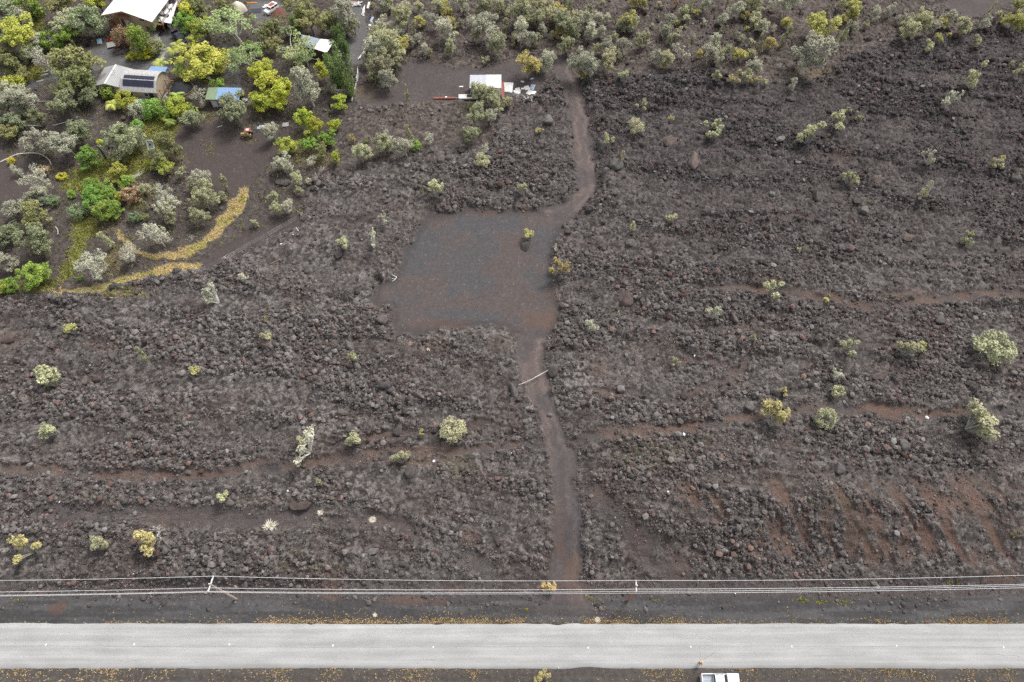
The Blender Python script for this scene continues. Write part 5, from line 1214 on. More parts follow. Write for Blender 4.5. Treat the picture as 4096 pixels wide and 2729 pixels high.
# stripped white off-roader beside the cinder heap
c = wpt(1083, 36, .8); gz = ground_z(c.x, c.y); vn = thing('wrecked_car', 'stripped white boxy car with rusty red roof beside the cinder heap', 'wrecked car', (c.x, c.y, gz), R(-125))
MB().extrude([(-1.9, .4), (1.9, .4), (1.95, .85), (1.8, 1.0), (.7, 1.06), (-1.9, 1.06)], -.85, .85).build('body', M['white'], vn, bevel=.05)
MB().box(-1.8, .5, -.72, .72, 1.063, 1.6).build('cab_glass', M['glass'], vn)
for x_ in (-1.82, -.7, .48):
    for s in (-.76, .76): MB().box(x_ - .07, x_ + .07, s - .06, s + .06, 1.063, 1.65).build('pillar', M['white'], vn)
MB().box(-1.95, .62, -.84, .84, 1.65, 1.74).build('roof', M['white'], vn); MB().box(-1.4, .2, -.62, .62, 1.743, 1.76).build('roof_rust', M['faded_red'], vn)
for x_ in (-1.25, 1.25):
    for s in (-.78, .78): wheel(vn, x_, s, .34, .2, M['offwhite'])
for i, (px, py, an, l_) in enumerate(((1062, 28, .6, 1.6), (1068, 22, .5, 1.5), (1106, 25, -.5, 1.3))):
    p = GZ(px, py); o = MB().box(-l_/2, l_/2, -.35, .35, 0, .12).build('car_panel', M['offwhite']); o.location = p; o.rotation_euler = (0, .12, an)
    tag(o, ('white car panel leaning outermost beside the stripped car', 'white car panel lying behind the stripped car', 'dull white car panel lying at the nose of the stripped car')[i], 'car panel', 'loose car panels')

# lawn tractor
c = GZ(825, 322); lt = thing('lawn_tractor', 'green ride-on lawn tractor with yellow seat and wheels', 'lawn tractor', c, R(175))
MB().extrude([(0, .35), (1.0, .35), (1.05, .75), (.9, .85), (.1, .9), (0, .8)], -.33, .33).build('bonnet', M['jd_green'], lt, bevel=.05)
MB().box(-.9, 0, -.36, .36, .3, .55).build('chassis', M['jd_green'], lt, bevel=.03); MB().box(-.6, -.2, -.25, .25, .553, .7).box(-.72, -.603, -.25, .25, .6, 1.05).build('seat', M['yellow'], lt, bevel=.03)
MB().box(-.5, .6, -.55, .55, .16, .28).build('mower_deck', M['yellow'], lt); MB().tube([(.1, 0, .85), (-.1, 0, 1.1)], .03, 5).build('steering_column', M['black'], lt)
for s in (-.42, .42): wheel(lt, -.6, s, .32, .24, M['yellow']); wheel(lt, .75, s, .22, .18, M['yellow'])
MB().box(-1.25, -.8, -.35, .35, .45, .9).build('grass_bag', M['offwhite'], lt)

# old yellow tractor
c = GZ(993, 547); yt = thing('tractor', 'old faded yellow tractor with a red canopy on the dark clearing', 'tractor', c, R(186))
MB().extrude([(.1, .65), (1.9, .65), (1.95, 1.25), (1.8, 1.4), (.1, 1.45)], -.38, .38).build('bonnet', M['machine'], yt, bevel=.04)
MB().box(-1.1, .1, -.3, .3, .55, .95).build('chassis', M['machine'], yt); MB().box(-.9, -.4, -.25, .25, .953, 1.1).box(-1.0, -.88, -.25, .25, 1.1, 1.5).build('seat', M['black'], yt)
for s in (-.85, .85): MB().extrude([(-1.4, .9), (-1.2, 1.35), (-.4, 1.35), (-.2, .9), (-.35, .9), (-.5, 1.25), (-1.1, 1.25), (-1.25, .9)], s - .22, s + .22).build('mudguard', M['machine'], yt)
for x_ in (-1.15, .05):
    for s in (-.55, .55): MB().tube([(x_, s, .9), (x_, s, 2.5)], .045, 5).build('canopy_post', M['faded_red'], yt)
MB().slab([(-1.5, -.8, 2.58), (.35, -.8, 2.58), (.35, .8, 2.58), (-1.5, .8, 2.58)], .1).build('canopy', M['faded_red'], yt, bevel=.03)
MB().box(-1.0, -.1, -.45, .45, 2.583, 2.6).build('canopy_patch', M['offwhite'], yt)
for s in (-.75, .75): wheel(yt, -.85, s, .68, .4, M['silver']); wheel(yt, 1.45, s * .85, .42, .24, M['machine'])
MB().tube([(1.3, 0, 1.4), (1.3, 0, 2.1)], .05, 6).build('exhaust', M['rust'], yt); MB().tube([(.2, 0, 1.4), (-.1, 0, 1.65)], .03, 5).build('steering_column', M['black'], yt)

yt.scale = (.74, .74, .78)
# small red ride-on by the garden bed, other yard items
c = GZ(445, 166); tq = thing('ride_on_vehicle', 'small bright red ride-on vehicle beside the brown garden bed', 'ride-on vehicle', c, R(20))
MB().extrude([(-.7, .3), (.7, .3), (.75, .55), (.2, .75), (-.2, .6), (-.7, .7)], -.28, .28).build('body', M['toyred'], tq, bevel=.05); MB().box(-.5, -.05, -.18, .18, .66, .82).build('seat', M['black'], tq)
for s in (-.4, .4): wheel(tq, -.5, s, .24, .2, M['black']); wheel(tq, .5, s, .24, .2, M['black'])
def flat_item(name, label, cat, px, py, l_, w_, t_, mat, an=0.0, tilt=0.0, group=None, lift=.03):
    p = GZ(px, py); o = MB().box(-l_/2, l_/2, -w_/2, w_/2, 0, t_).build(name, mat, None, bevel=min(.01, t_/4)); o.location = (p.x, p.y, p.z + lift); o.rotation_euler = (tilt, 0, an); return tag(o, label, cat, group)
flat_item('sheet', 'light blue sheet propped up near the red ride-on vehicle', 'sheet', 400, 170, 1.2, 1.3, .05, M['lightblue'], .2, .5, lift=.3)
for i, (px, py, mt, l2) in enumerate(((672, 107, 'black', 'black wheeled bin standing at the front of the carport'), (681, 112, 'offwhite', 'white bin standing beside the black ones below the carport'), (690, 104, 'black', 'squat black bin standing right beside the white one'), (704, 95, 'bluegrey', 'blue grey barrel at the far corner of the carport'), (352, 187, 'black', 'dark bin standing alone beside the loop lane'), (472, 187, 'faded_red', 'dull red pot at the edge of the garden island'))):
    p = GZ(px, py); bn = thing('bin', l2, 'bin', p, i * .4); MB().tube([(0, 0, 0), (0, 0, .05), (0, 0, .9)], [.3, .33, .42], 10).build('bin_body', M[mt], bn); MB().cyl((0, 0, .93), .44, .06, 10).build('lid', M[mt], bn)
# white dome tent and canopies at the top
c = GZ(958, 45); tn = thing('tent', 'cream dome shaped tent beyond the light green trees', 'tent', c, .2); V = []; F = []
for i in range(7):
    for j in range(20):
        f_ = i / 6 * math.pi / 2; t = 2*math.pi*j/20; V.append((1.9*math.cos(f_)*math.cos(t)*(1 + .1*math.cos(4*t)), 1.7*math.cos(f_)*math.sin(t)*(1 + .1*math.cos(4*t)), 2.6*math.sin(f_)))
for i in range(6):
    for j in range(20): F.append((i*20+j, i*20+(j+1) % 20, (i+1)*20+(j+1) % 20, (i+1)*20+j))
MB().add(V, F).build('tent_skin', M['canvas'], tn, True); MB().box(-.5, .5, -1.95, -1.72, 0, 1.5).build('tent_door', M['canvas'], tn)
flat_item('plank', 'plank with orange end lying beyond the dome tent', 'plank', 1008, 13, 2.6, .3, .1, M['orange'], .05)
flat_item('tarp', 'dark blue grey tarp spread beside the stripped car', 'tarp', 1022, 44, 3.0, 2.0, .06, M['navy'], .1)
p = GZ(1066, 78); MB().add([(-.35, 0, 0), (.35, 0, 0), (.05, .3, 1.5), (0, .5, 0)], [(0,1,2),(1,3,2),(3,0,2),(0,3,1)]).build('canvas_flap', M['canvas']).location = p
tag(bpy.data.objects['canvas_flap'], 'small cream canvas flap standing at the edge of the cinder heap', 'canvas flap')

# pipe, planks, sheets
def bar(name, label, cat, a_, b_, r_, mat, group=None, lift=.12, bend=0.0, k=6, taper=1.0):
    p, q = GZ(*a_), GZ(*b_); p.z += lift; q.z += lift; n_ = 9; d = q - p; s = VD((-d.y, d.x, 0)) * bend
    pts = []
    for i in range(n_):
        t = i / (n_ - 1); v = p.lerp(q, t) + s * 4 * t * (1 - t); v.z = max(v.z, ground_z(v.x, v.y) + r_ * .6); pts.append(v)
    c0 = pts[0].copy(); o = MB().tube([v - c0 for v in pts], [r_ * (1 + (taper - 1) * i / (n_ - 1)) for i in range(n_)], k).build(name, mat, None, k > 4); o.location = c0
    return tag(o, label, cat, group)
bar('pipe', 'long white pipe lying beyond the black covered water tank', 'pipe', (723, 314), (803, 299), .10, M['offwhite'], bend=-.04)
bar('plank', 'raw timber plank lying beside the black covered water tank', 'plank', (766, 322), (779, 312), .05, M['timber'], k=4)
bar('pipe', 'white pipe lying on the patio before the water tank', 'pipe', (650, 355), (703, 353), .06, M['offwhite'])
LOG = 'pale fallen branches'
bar('fallen_branch', 'long white fallen trunk curving across the bare dark clearing', 'fallen branch', (0, 652), (95, 616), .16, M['log'], LOG, bend=.06, taper=.9)
bar('fallen_branch', 'white fallen trunk arching down to the dark clearing edge', 'fallen branch', (98, 617), (207, 662), .15, M['log'], LOG, bend=.17, taper=.6)
bar('fallen_branch', 'pale fallen branch lying above the others beside the big olive trees', 'fallen branch', (22, 428), (222, 406), .10, M['log'], LOG, bend=.04, taper=.6)
bar('fallen_branch', 'white fallen branch between the grey bushes beside a black post', 'fallen branch', (62, 508), (170, 508), .11, M['log'], LOG, bend=.05, taper=.7)
bar('fallen_branch', 'white fallen branch with a curved tip below the tall grey tree', 'fallen branch', (212, 504), (313, 468), .12, M['log'], LOG, bend=-.07, taper=.5)
bar('fallen_branch', 'thin bleached branch lying alone on the lava below the gravel pad', 'fallen branch', (1543, 1447), (1567, 1424), .05, M['log'], LOG, bend=.06)
bar('fallen_branch', 'short bleached branch lying near the mustard green vine', 'fallen branch', (222, 909), (232, 940), .09, M['log'], LOG, bend=.1)
bar('fallen_branch', 'stout bleached branch beside the pale olive trees at the edge', 'fallen branch', (35, 895), (65, 880), .12, M['log'], LOG)
bar('fallen_branch', 'weathered branch lying beside a dark boulder on the lava flow', 'fallen branch', (1078, 1060), (1122, 1038), .07, M['timber'], LOG)
PK = 'pale planks left in the settlement'
k_ = 0
for (a_, b_, lb) in (((1447,62),(1455,30),'white plank standing outermost in the trio on the lane'), ((1452,66),(1457,26),'white plank in the middle of the trio on the lane'), ((1457,66),(1459,22),'white plank nearest the lava in the trio on the lane'), ((1447,34),(1450,42),'short white plank beside the trio on the lane'),
                     ((525,710),(575,683),'weathered plank lying along the top of the small timber heap'), ((527,712),(582,688),'weathered plank in the middle of the small timber heap'), ((535,714),(570,697),'short weathered plank in front of the small timber heap'),
                     ((1185,912),(1194,926),'white plank lying beside the dirt track on the lava'), ((868,512),(890,504),'thin pale pole lying on the dark clearing near the tractor')):
    bar('plank', lb, 'plank', a_, b_, .09, M['offwhite' if k_ > 3 else 'white'], PK, k=4); k_ += 1
# heap of white planks at the top edge
HP = ['white plank along the front edge of the big plank heap', 'white plank sloping over the front of the big plank heap', 'white plank on top of the big plank heap', 'white plank crossing the middle of the big plank heap', 'white plank at the back of the big plank heap', 'white plank sticking out of the big plank heap towards the trees',
      'white plank sticking out of the big plank heap towards the lane', 'thick white plank at the core of the big plank heap', 'short white plank beside the big plank heap', 'split white plank beneath the big plank heap', 'white plank leaning across the far side of the heap', 'bowed white plank on the near side of the heap']
for i, (a_, b_) in enumerate((((1398,30),(1440,20)),((1400,24),(1438,10)),((1405,18),(1445,24)),((1388,12),(1440,4)),((1390,8),(1432,0)),((1352,26),(1400,14)),((1415,26),(1450,12)),((1398,14),(1436,16)),((1382,19),(1400,17)),((1402,22),(1430,26)),((1410,8),(1428,-2)),((1420,20),(1444,28)))):
    bar('plank', HP[i], 'plank', a_, b_, .17, M['white'], 'white planks in the big heap', lift=.15 + .10 * (i % 4), k=4)
flat_item('sheet', 'rusty red sheet on top of the big plank heap', 'sheet', 1412, 5, 2.6, 1.2, .05, M['faded_red'], .1, .1, lift=.55)
# stacks and panels along the boundary lane
BD = 'panels along the lane'
flat_item('panel', 'white panel standing by the lava edge at the lane end', 'panel', 1475, 26, .6, 2.8, .4, M['offwhite'], -.05, 0, BD); flat_item('panel', 'grey blue metal panel beside the lane above the junk', 'panel', 1488, 79, .6, 2.0, .2, M['bluegrey'], -.2, 0, BD)
flat_item('panel', 'white board lying at the lane edge between two bushes', 'panel', 1464, 166, .35, 3.4, .12, M['white'], -.25, 0, BD)
for i in range(4): flat_item('board', ('white board nearest the lane in the long stack', 'white board second from the lane in the long stack', 'white board second from the lava in the long stack', 'white board nearest the lava in the long stack')[i], 'board', 1452 + i * 3.5, 214 - i * 2, .28, 5.5 - i * .5, .25 + .06 * i, M['white' if i % 2 else 'offwhite'], -.32 + .03 * i, 0, 'white boards in the long stack')
for i, (px, py, mt, lb) in enumerate(((1482, 108, 'offwhite', 'white crate in the junk beside the lane'), (1488, 98, 'lightblue', 'pale blue drum in the junk beside the lane'), (1491, 116, 'faded_red', 'rusty red crate in the junk beside the lane'), (1484, 122, 'rag', 'small white box in the junk beside the lane'))):
    p = GZ(px, py); o = (MB().cyl((0, 0, .4), .3, .8, 10) if i == 1 else MB().box(-.4, .4, -.35, .35, 0, .5).box(-.44, .44, -.39, .39, .5, .56)).build('junk_drum' if i == 1 else 'crate', M[mt], None, bevel=.02); o.location = p; o.rotation_euler.z = i; tag(o, lb, 'drum' if i == 1 else 'crate')
# white boundary fence sheets
def strip_fence(label, pix, h_, mat):
    pts = [GZ(*p) for p in pix]; c0 = pts[0].copy(); root = thing('fence', label, 'fence', c0); mb = MB()
    for p, q in zip(pts[:-1], pts[1:]):
        a_, b_ = p - c0, q - c0; n_ = VD((-(b_-a_).y, (b_-a_).x, 0)).normalized() * .05; mb.slab([a_ - n_ + VD((0,0,h_)), b_ - n_ + VD((0,0,h_)), b_ + n_ + VD((0,0,h_)), a_ + n_ + VD((0,0,h_))], h_)
    mb.build('fence_sheet', mat, root)
    for p in pts: a_ = p - c0; MB().box(a_.x - .08, a_.x + .08, a_.y - .08, a_.y + .08, a_.z - .2, a_.z + h_ + .2).build('fence_post', M['offwhite'], root)
strip_fence('white sheet fence between the dark feathery tree and the clearing', ((1434, 288), (1433, 312), (1428, 330)), 1.2, M['white'])
strip_fence('low white slatted fence running down from the white sheet fence', ((1426, 336), (1418, 370), (1408, 406)), .5, M['offwhite'])

# debris by the white shed
flat_item('steel_beam', 'red steel beam lying along the front edge of the clearing', 'steel beam', 1778, 396, 5.2, .55, .35, M['beam'], .02)
p = GZ(1778, 396); q = GZ(1785, 393); flat_item('plate', 'white plate lying on the red steel beam', 'plate', 1785, 394, .45, .4, .06, M['white'], 0, 0, lift=.40)
flat_item('steel_beam', 'red steel channel leaning beside the white metal shed', 'steel beam', 2011, 362, .75, 5.6, .35, M['beam'], .02, 0)
tl = thing('trailer', 'white trailer frame half hidden by the tree before the shed', 'trailer', GZ(1872, 396), .03)
MB().box(-2.2, 2.4, -.75, .75, .45, .8).build('trailer_body', M['offwhite'], tl, bevel=.06); MB().box(-.2, 1.6, -.55, .55, .803, .83).build('trailer_floor', M['darkbrown'], tl); MB().tube([(-2.2, 0, .5), (-3.2, 0, .4)], .06, 5).build('tow_bar', M['silver'], tl)
for s in (-.85, .85): wheel(tl, .4, s, .32, .2)
PN = 'pale panels dumped beside the shed'
for (px, py, l_, w_, an, ti, mt, lb) in ((2043, 352, 1.0, 3.4, -.1, .08, 'white', 'tall white panel leaning beside the red steel channel'), (2028, 350, 1.3, 3.2, .05, .05, 'offwhite', 'weathered panel between the red channel and the white one'), (2072, 360, 1.1, 1.2, .3, .1, 'offwhite', 'small dull panel in the middle of the dump'), (2070, 371, 1.4, .9, -.2, .05, 'offwhite', 'dull panel at the front of the middle of the dump'),
        (2108, 353, 1.2, 1.3, .35, .15, 'white', 'clean white square panel near the far side of the dump'), (2129, 352, 1.1, 1.9, -.3, .2, 'bluegrey', 'grey metal panel standing tilted in the dump'), (2118, 371, 1.2, 1.6, -.5, .05, 'offwhite', 'pale panel under the tilted grey one'), (2134, 372, 1.2, 1.1, -.15, .05, 'white', 'white panel at the outer corner of the dump'), (2127, 317, .9, .5, .5, .1, 'bluegrey', 'small grey panel below the mustard green trees'), (2090, 328, .8, .5, -.2, .1, 'offwhite', 'small white panel lying alone beyond the dump'), (2092, 356, .9, .6, .1, .05, 'canvas', 'cream panel in the middle of the dump'), (2060, 366, .8, .7, .6, .05, 'canvas', 'cream board at the near side of the dump'), (1845, 348, .9, .4, .1, .0, 'white', 'small white panel on the gravel beside the shed')):
    flat_item('panel', lb, 'panel', px, py, l_, w_, .05, M[mt], an, ti, PN, .08)
for i, (px, py) in enumerate(((2065, 388), (2080, 388), (2105, 398), (2118, 402))):
    p = GZ(px, py); rnd = random.Random(i); mb = MB()
    for _ in range(9): 
        a_ = VD((rnd.uniform(-.9, .9), rnd.uniform(-.6, .6), rnd.uniform(0, .2))); b_ = a_ + VD((rnd.uniform(-.8, .8), rnd.uniform(-.6, .6), rnd.uniform(0, .5))); mb.tube([a_, b_], .06, 5)
    o = mb.build('scrap_metal', M['silver' if i < 2 else 'offwhite']); o.location = p; tag(o, ('tangled scrap metal before the dumped panels on the lava edge', 'second tangle of scrap metal right beside the first', 'tangle of pale scrap sticks in the hollow', 'outermost tangle of pale scrap sticks in the hollow')[i], 'scrap metal')

# odds and ends
fr_ = thing('frame', 'white rectangular frame standing in the grass beside an olive tree', 'frame', GZ(605, 597), .12)
mb = MB()
for b_ in ((-.75, -.55, 0, .15, 0, 2.0), (.55, .75, 0, .15, 0, 2.0), (-.549, .549, 0, .15, 0, .2), (-.549, .549, 0, .15, 1.8, 2.0)): mb.box(*b_)
mb.build('outer_frame', M['white'], fr_); MB().box(-.5, .5, .03, .1, .4, 1.6).build('inner_panel', M['bluegrey'], fr_); MB().box(-.18, .18, 0, .028, .8, 1.2).build('opening', M['black'], fr_); fr_.rotation_euler.x = -.6
pl = thing('pallet', 'grey timber pallet lying at the edge of the dark clearing', 'pallet', GZ(1143, 500), .15); mb = MB()
for q in range(5): mb.box(-.7, .7, -.6 + q * .26, -.45 + q * .26, .12, .15)
mb.build('boards', M['offwhite'], pl); MB().box(-.7, -.55, -.6, .6, 0, .117).box(-.05, .05, -.6, .6, 0, .117).box(.55, .7, -.6, .6, 0, .117).build('runners', M['post'], pl)
flat_item('board', 'white board with a hole lying beyond the yellow tractor', 'board', 1052, 508, 1.7, 1.0, .08, M['offwhite'], .1); flat_item('board', 'grey board lying beside the white board beyond the tractor', 'board', 1037, 512, 1.0, .8, .06, M['bluegrey'], .1); flat_item('board', 'pale board under the silvery tree beyond the tractor', 'board', 1080, 507, 1.5, .7, .06, M['offwhite'], 0)
for i, (px, py, h_, lb) in enumerate(((793, 463, 2.2, 'black post beside a gate frame at the clearing'), (1322, 437, 1.6, 'black post under the lime trees by the old lava'), (94, 506, 1.8, 'black post beside a white fallen branch'))):
    p = GZ(px, py); o = MB().tube([(0, 0, -.2), (-.1, .2, h_)], [.17, .15], 8).build('charred_post', M['black']); o.location = p; tag(o, lb, 'post')
gt_ = thing('gate', 'thin grey metal gate leaning beside the black post', 'gate', GZ(783, 470), .9); mb = MB()
for q in range(5): mb.tube([(-.9, 0, .2 + q * .25), (.9, 0, .2 + q * .25)], .03, 4)
mb.build('bars', M['silver'], gt_); MB().tube([(-.9, 0, 0), (-.9, 0, 1.3)], .05, 5).tube([(.9, 0, 0), (.9, 0, 1.3)], .05, 5).build('frame', M['silver'], gt_)
ch = thing('garden_chair', 'white plastic chair lying in the pale olive trees', 'chair', GZ(117, 838), .4)
MB().box(-.25, .25, -.25, .25, .4, .45).build('seat', M['white'], ch); MB().box(-.25, .25, .2, .25, .45, .95).build('backrest', M['white'], ch)
for a_ in (-.22, .22):
    for b_ in (-.22, .22): MB().box(a_ - .03, a_ + .03, b_ - .03, b_ + .03, 0, .4).build('leg', M['white'], ch)
ch.scale = (1.5, 1.5, 1.5)
for px, py, l_, mt, lb in ((952, 375, .9, 'offwhite', 'pale storage box beside the blue end of the shed'), (985, 407, .8, 'bluegrey', 'pale blue box beside the bright green bush'), (560, 383, .5, 'white', 'white box at the wall of the solar house'), (558, 408, 1.2, 'white', 'white table top in the hedge before the solar house'), (573, 405, .9, 'lightblue', 'pale blue table top in the hedge before the solar house')):
    p = GZ(px, py); o = MB().box(-l_/2, l_/2, -.35, .35, 0, .5).box(-l_/2 - .04, l_/2 + .04, -.39, .39, .5, .56).build('storage_box', M[mt], None, bevel=.02); o.location = p; tag(o, lb, 'box')
c = GZ(972, 383); ym_ = thing('mower', 'small yellow machine beside the blue end of the shed', 'mower', c); MB().box(-.5, .5, -.35, .35, .2, .7).build('body', M['yellow'], ym_, bevel=.08); MB().tube([(-.4, 0, .6), (-1.0, 0, 1.0)], .04, 5).build('handle', M['black'], ym_)
for s in (-.36, .36): wheel(ym_, .3, s, .2, .12, M['black']); wheel(ym_, -.3, s, .2, .12, M['black'])
for i, (px, py) in enumerate(((205, 262), (218, 270), (178, 300), (190, 285), (160, 325))):
    flat_item('paver', ('concrete slab nearest the loop lane on the garden path', 'concrete slab beside the innermost one on the garden path', 'concrete slab fourth along the garden path', 'concrete slab in the middle of the garden path', 'concrete slab outermost on the garden path')[i], 'paver', px, py, 1.6, .5, .08, M['paver'], .5, 0, 'slabs of the garden path')
for i, (px, py) in enumerate(((644, 190), (652, 205), (648, 222), (640, 236), (620, 150), (630, 160), (638, 174))):
    flat_item('paver', ('pale slab on the bend of the island walk', 'pale slab just below the bend of the island walk', 'pale slab low on the island walk', 'pale slab lowest on the island walk', 'pale slab first below the house on the island walk', 'pale slab second below the house on the island walk', 'pale slab just above the bend of the island walk')[i], 'paver', px, py, 1.3, 2.2, .07, M['concrete'], -.2 + .1 * i, 0, 'slabs of the island walk')
flat_item('paving', 'pale concrete apron under the front of the large house', 'paving', 590, 140, 5.5, 4.5, .08, M['concrete'], -.1); flat_item('paving', 'round pale concrete patch beside the red ride-on vehicle', 'paving', 447, 178, 2.4, 2.4, .06, M['concrete'], .4)
rk = random.Random(4)
isl = 'stones round the garden island'
names_ = ['at the near rim', 'at the far rim', 'beside the dull red pot', 'by the loop lane', 'below the yellow flowers', 'under the olive bush', 'at the walk', 'below the withered bush']
for i, (px, py) in enumerate(((470, 215), (492, 226), (515, 232), (545, 235), (575, 236), (600, 230), (620, 218), (480, 200))):
    p = GZ(px, py); o = link('garden_stone', ROCKS[i % 9]); o.location = p; o.scale = (.5, .45, .4); o.rotation_euler.z = i; o.material_slots[0].link = 'OBJECT'; o.material_slots[0].material = b_grey; tag(o, 'grey edging stone of the garden island ' + names_[i], 'stone', isl)

# white pipe frame and litter on the lava
pf_ = thing('white_pipes', 'white E shaped pipe frame lying at the edge of the gravel pad', 'pipes', GZ(1578, 1116), 0); mb = MB()
p0 = pf_.location
for a_, b_ in (((1570, 1102), (1587, 1110)), ((1587, 1110), (1580, 1120)), ((1567, 1117), (1584, 1118)), ((1569, 1127), (1580, 1121))): mb.tube([GZ(*a_) - p0 + VD((0,0,.12)), GZ(*b_) - p0 + VD((0,0,.12))], .05, 5)
mb.build('pipes', M['white'], pf_)
for px, py, s, lb in ((1735, 1846, .5, 'white rag caught on stones below the round dense shrub'), (1152, 1965, .42, 'white scrap lying among grey stones above the reddish boulder'), (240, 2009, .28, 'small white scrap on the lower lava slope'), (2046, 1813, .22, 'tiny white scrap beside the lower driveway'), (2778, 1424, .35, 'small white scrap on the lava above the drag track'), (2735, 1738, .5, 'white scrap in the reddish trench'), (3706, 1672, .8, 'long pale scrap in the trench near the widest bush'), (2672, 1968, .35, 'white scrap on the rubble slope beside the driveway'), (1125, 977, .45, 'white bag on the lava below the dirt track'), (1174, 940, .35, 'white cup shaped scrap beside the dirt track'), (2940, 2375, .22, 'tiny white scrap beneath the wires near the brown pole'), (2372, 1204, .3, 'white scrap on the lava'), (535, 2297, .2, 'tiny white scrap under the wires near the grey pole')):
    if lb.endswith('the lava'): continue
    p = GZ(px, py); r_ = np.random.default_rng(int(px)); v = iv * np.array([s * .6, s * .45, s * .22]) * (.6 + .8 * r_.random((12, 1))); o = link('litter', np_mesh('litter', v, ifc, False, M['rag'])); o.location = (p.x, p.y, p.z + .12); o.rotation_euler.z = px; tag(o, lb, 'litter')

# rope between two boulders across the driveway
a_ = GZ(2074, 1548); b_ = GZ(2193, 1487); a_.z += .75; b_.z += .65
rp = thing('rope', 'pale double rope strung across the driveway between two boulders', 'rope', a_)
for off in (0, .16):
    MB().tube([VD(((b_ - a_).x * t, (b_ - a_).y * t, (b_ - a_).z * t - (.45 + off) * 4 * t * (1 - t) * .8)) + VD((0, off * 1.1 * math.sin(3.14 * t) * (t > .5), 0)) for t in np.linspace(0, 1, 15)], .035, 5).build('strand', M['rope'], rp)

# wire fence along the track
FP = [(100,1192),(180,1196),(262,1192),(330,1180),(400,1160),(470,1152),(540,1136),(610,1122),(700,1110),(770,1098),(830,1082),(890,1050),(950,1018),(1010,982),(1075,948),(1135,912),(1190,882)]
pts = [GZ(*p) for p in FP]; c0 = pts[0].copy(); wf = thing('wire_fence', 'thin wire fence on dark posts between the lava and the straw grass', 'fence', c0)
for p in pts: a_ = p - c0; MB().tube([a_ - VD((0,0,.3)), a_ + VD((0, 0, 1.3))], .035, 5).build('fence_post', M['post'], wf)
mb = MB()
for h_ in (.4, .8, 1.2): mb.tube([p - c0 + VD((0, 0, h_)) for p in pts], .012, 3)
mb.build('fence_wire', M['silver'], wf)
p = GZ(1268, 712); o = MB().tube([(0, 0, -.2), (0, 0, 1.4)], .08, 6).build('marker_post', M['offwhite']); o.location = p; tag(o, 'white post at the corner of the lava flow below the lime trees', 'post')

# ------------------------------------------------------------------ power line
def pole_at(base, top, mat, label):
    b = GZ(*base); h = min((abs(P(*top, b.z + q).x - b.x) + abs(P(*top, b.z + q).y - b.y), q) for q in np.arange(5, 13, .05))[1]
    root = thing('utility_pole', label, 'utility pole', b); t = P(*top, b.z + h) - b
    MB().tube([(0, 0, -.4), t * .5, t], [.20, .17, .14], 12).build('pole', mat, root)
    return root, b, h, t
PA, ba, ha, ta = pole_at((945, 2397), (838, 2337), M['pole_l'], 'weathered grey wooden utility pole with long white crossarm')
PB, bb_, hb_, tb_ = pole_at((2512, 2401), (2548, 2343), M['pole_r'], 'brown wooden utility pole with short white crossarm')
def arm(root, b, h, p0, p1, zz):
    a_, c_ = P(*p0, b.z + zz) - b, P(*p1, b.z + zz) - b; d = (c_ - a_).normalized(); n_ = VD((-d.y, d.x, 0)) * .07
    ar = MB().slab([a_ - n_ + VD((0,0,.08)), c_ - n_ + VD((0,0,.08)), c_ + n_ + VD((0,0,.08)), a_ + n_ + VD((0,0,.08))], .15).build('crossarm', M['white'], root)
    for q in (a_ + d * .12, c_ - d * .12): MB().tube([q + VD((0, 0, .08)), q + VD((0, 0, .2)), q + VD((0, 0, .34))], [.05, .10, .06], 8).build('insulator', M['insul'], ar)
    m_ = (a_ + c_) / 2; MB().tube([VD((0, 0, zz - .9)), a_ * .45 + VD((m_.x, m_.y, m_.z)) * .55 if False else VD((a_.x * .5, a_.y * .5, zz - .07))], .03, 4).build('brace', M['silver'], root)
arm(PA, ba, ha, (854, 2304), (832, 2369), ha - .3); arm(PB, bb_, hb_, (2544, 2321), (2545.5, 2369), hb_ - .3)
MB().cyl((ta.x, ta.y, ta.z + .12), .09, .24, 8).build('pole_cap', M['insul'], PA); MB().cyl((tb_.x, tb_.y, tb_.z + .12), .09, .24, 8).build('pole_cap', M['insul'], PB)
WZ = (ha + hb_) / 2
def cable(label, pix, zz, sag, r_):
    pts = []
    A = [P(x_, y_, zz) for x_, y_ in pix]
    for p, q in zip(A[:-1], A[1:]):
        for t in np.linspace(0, 1, 25)[:-1]: v = p.lerp(q, t); v.z -= sag * 4 * t * (1 - t); pts.append(v)
    pts.append(A[-1]); c0 = A[1].copy(); o = MB().tube([v - c0 for v in pts], r_, 5).build('overhead_wire', M['wire'], None, True); o.location = c0; return tag(o, label, 'overhead wire', 'wires of the power line')
cable('single overhead wire farthest from the road at the tips of the crossarms', [(-838, 2322), (853, 2305), (2544, 2322), (4234, 2297), (5900, 2290)], WZ + .05, 1.35, .030)
cable('overhead wire running along the pole tops second farthest from the road', [(-850, 2374), (841, 2352), (2546, 2357), (4236, 2334), (5900, 2330)], WZ - .1, .9, .030)
cable('overhead wire third from the far side in the close set along the road', [(-858, 2386), (833, 2366), (2545, 2366), (4236, 2340), (5900, 2335)], WZ - .1, .95, .028)
cable('lowest overhead cable nearest the road of the whole power line', [(-860, 2390), (833, 2369), (2543, 2373), (4234, 2348), (5900, 2340)], WZ - .4, .9, .034)

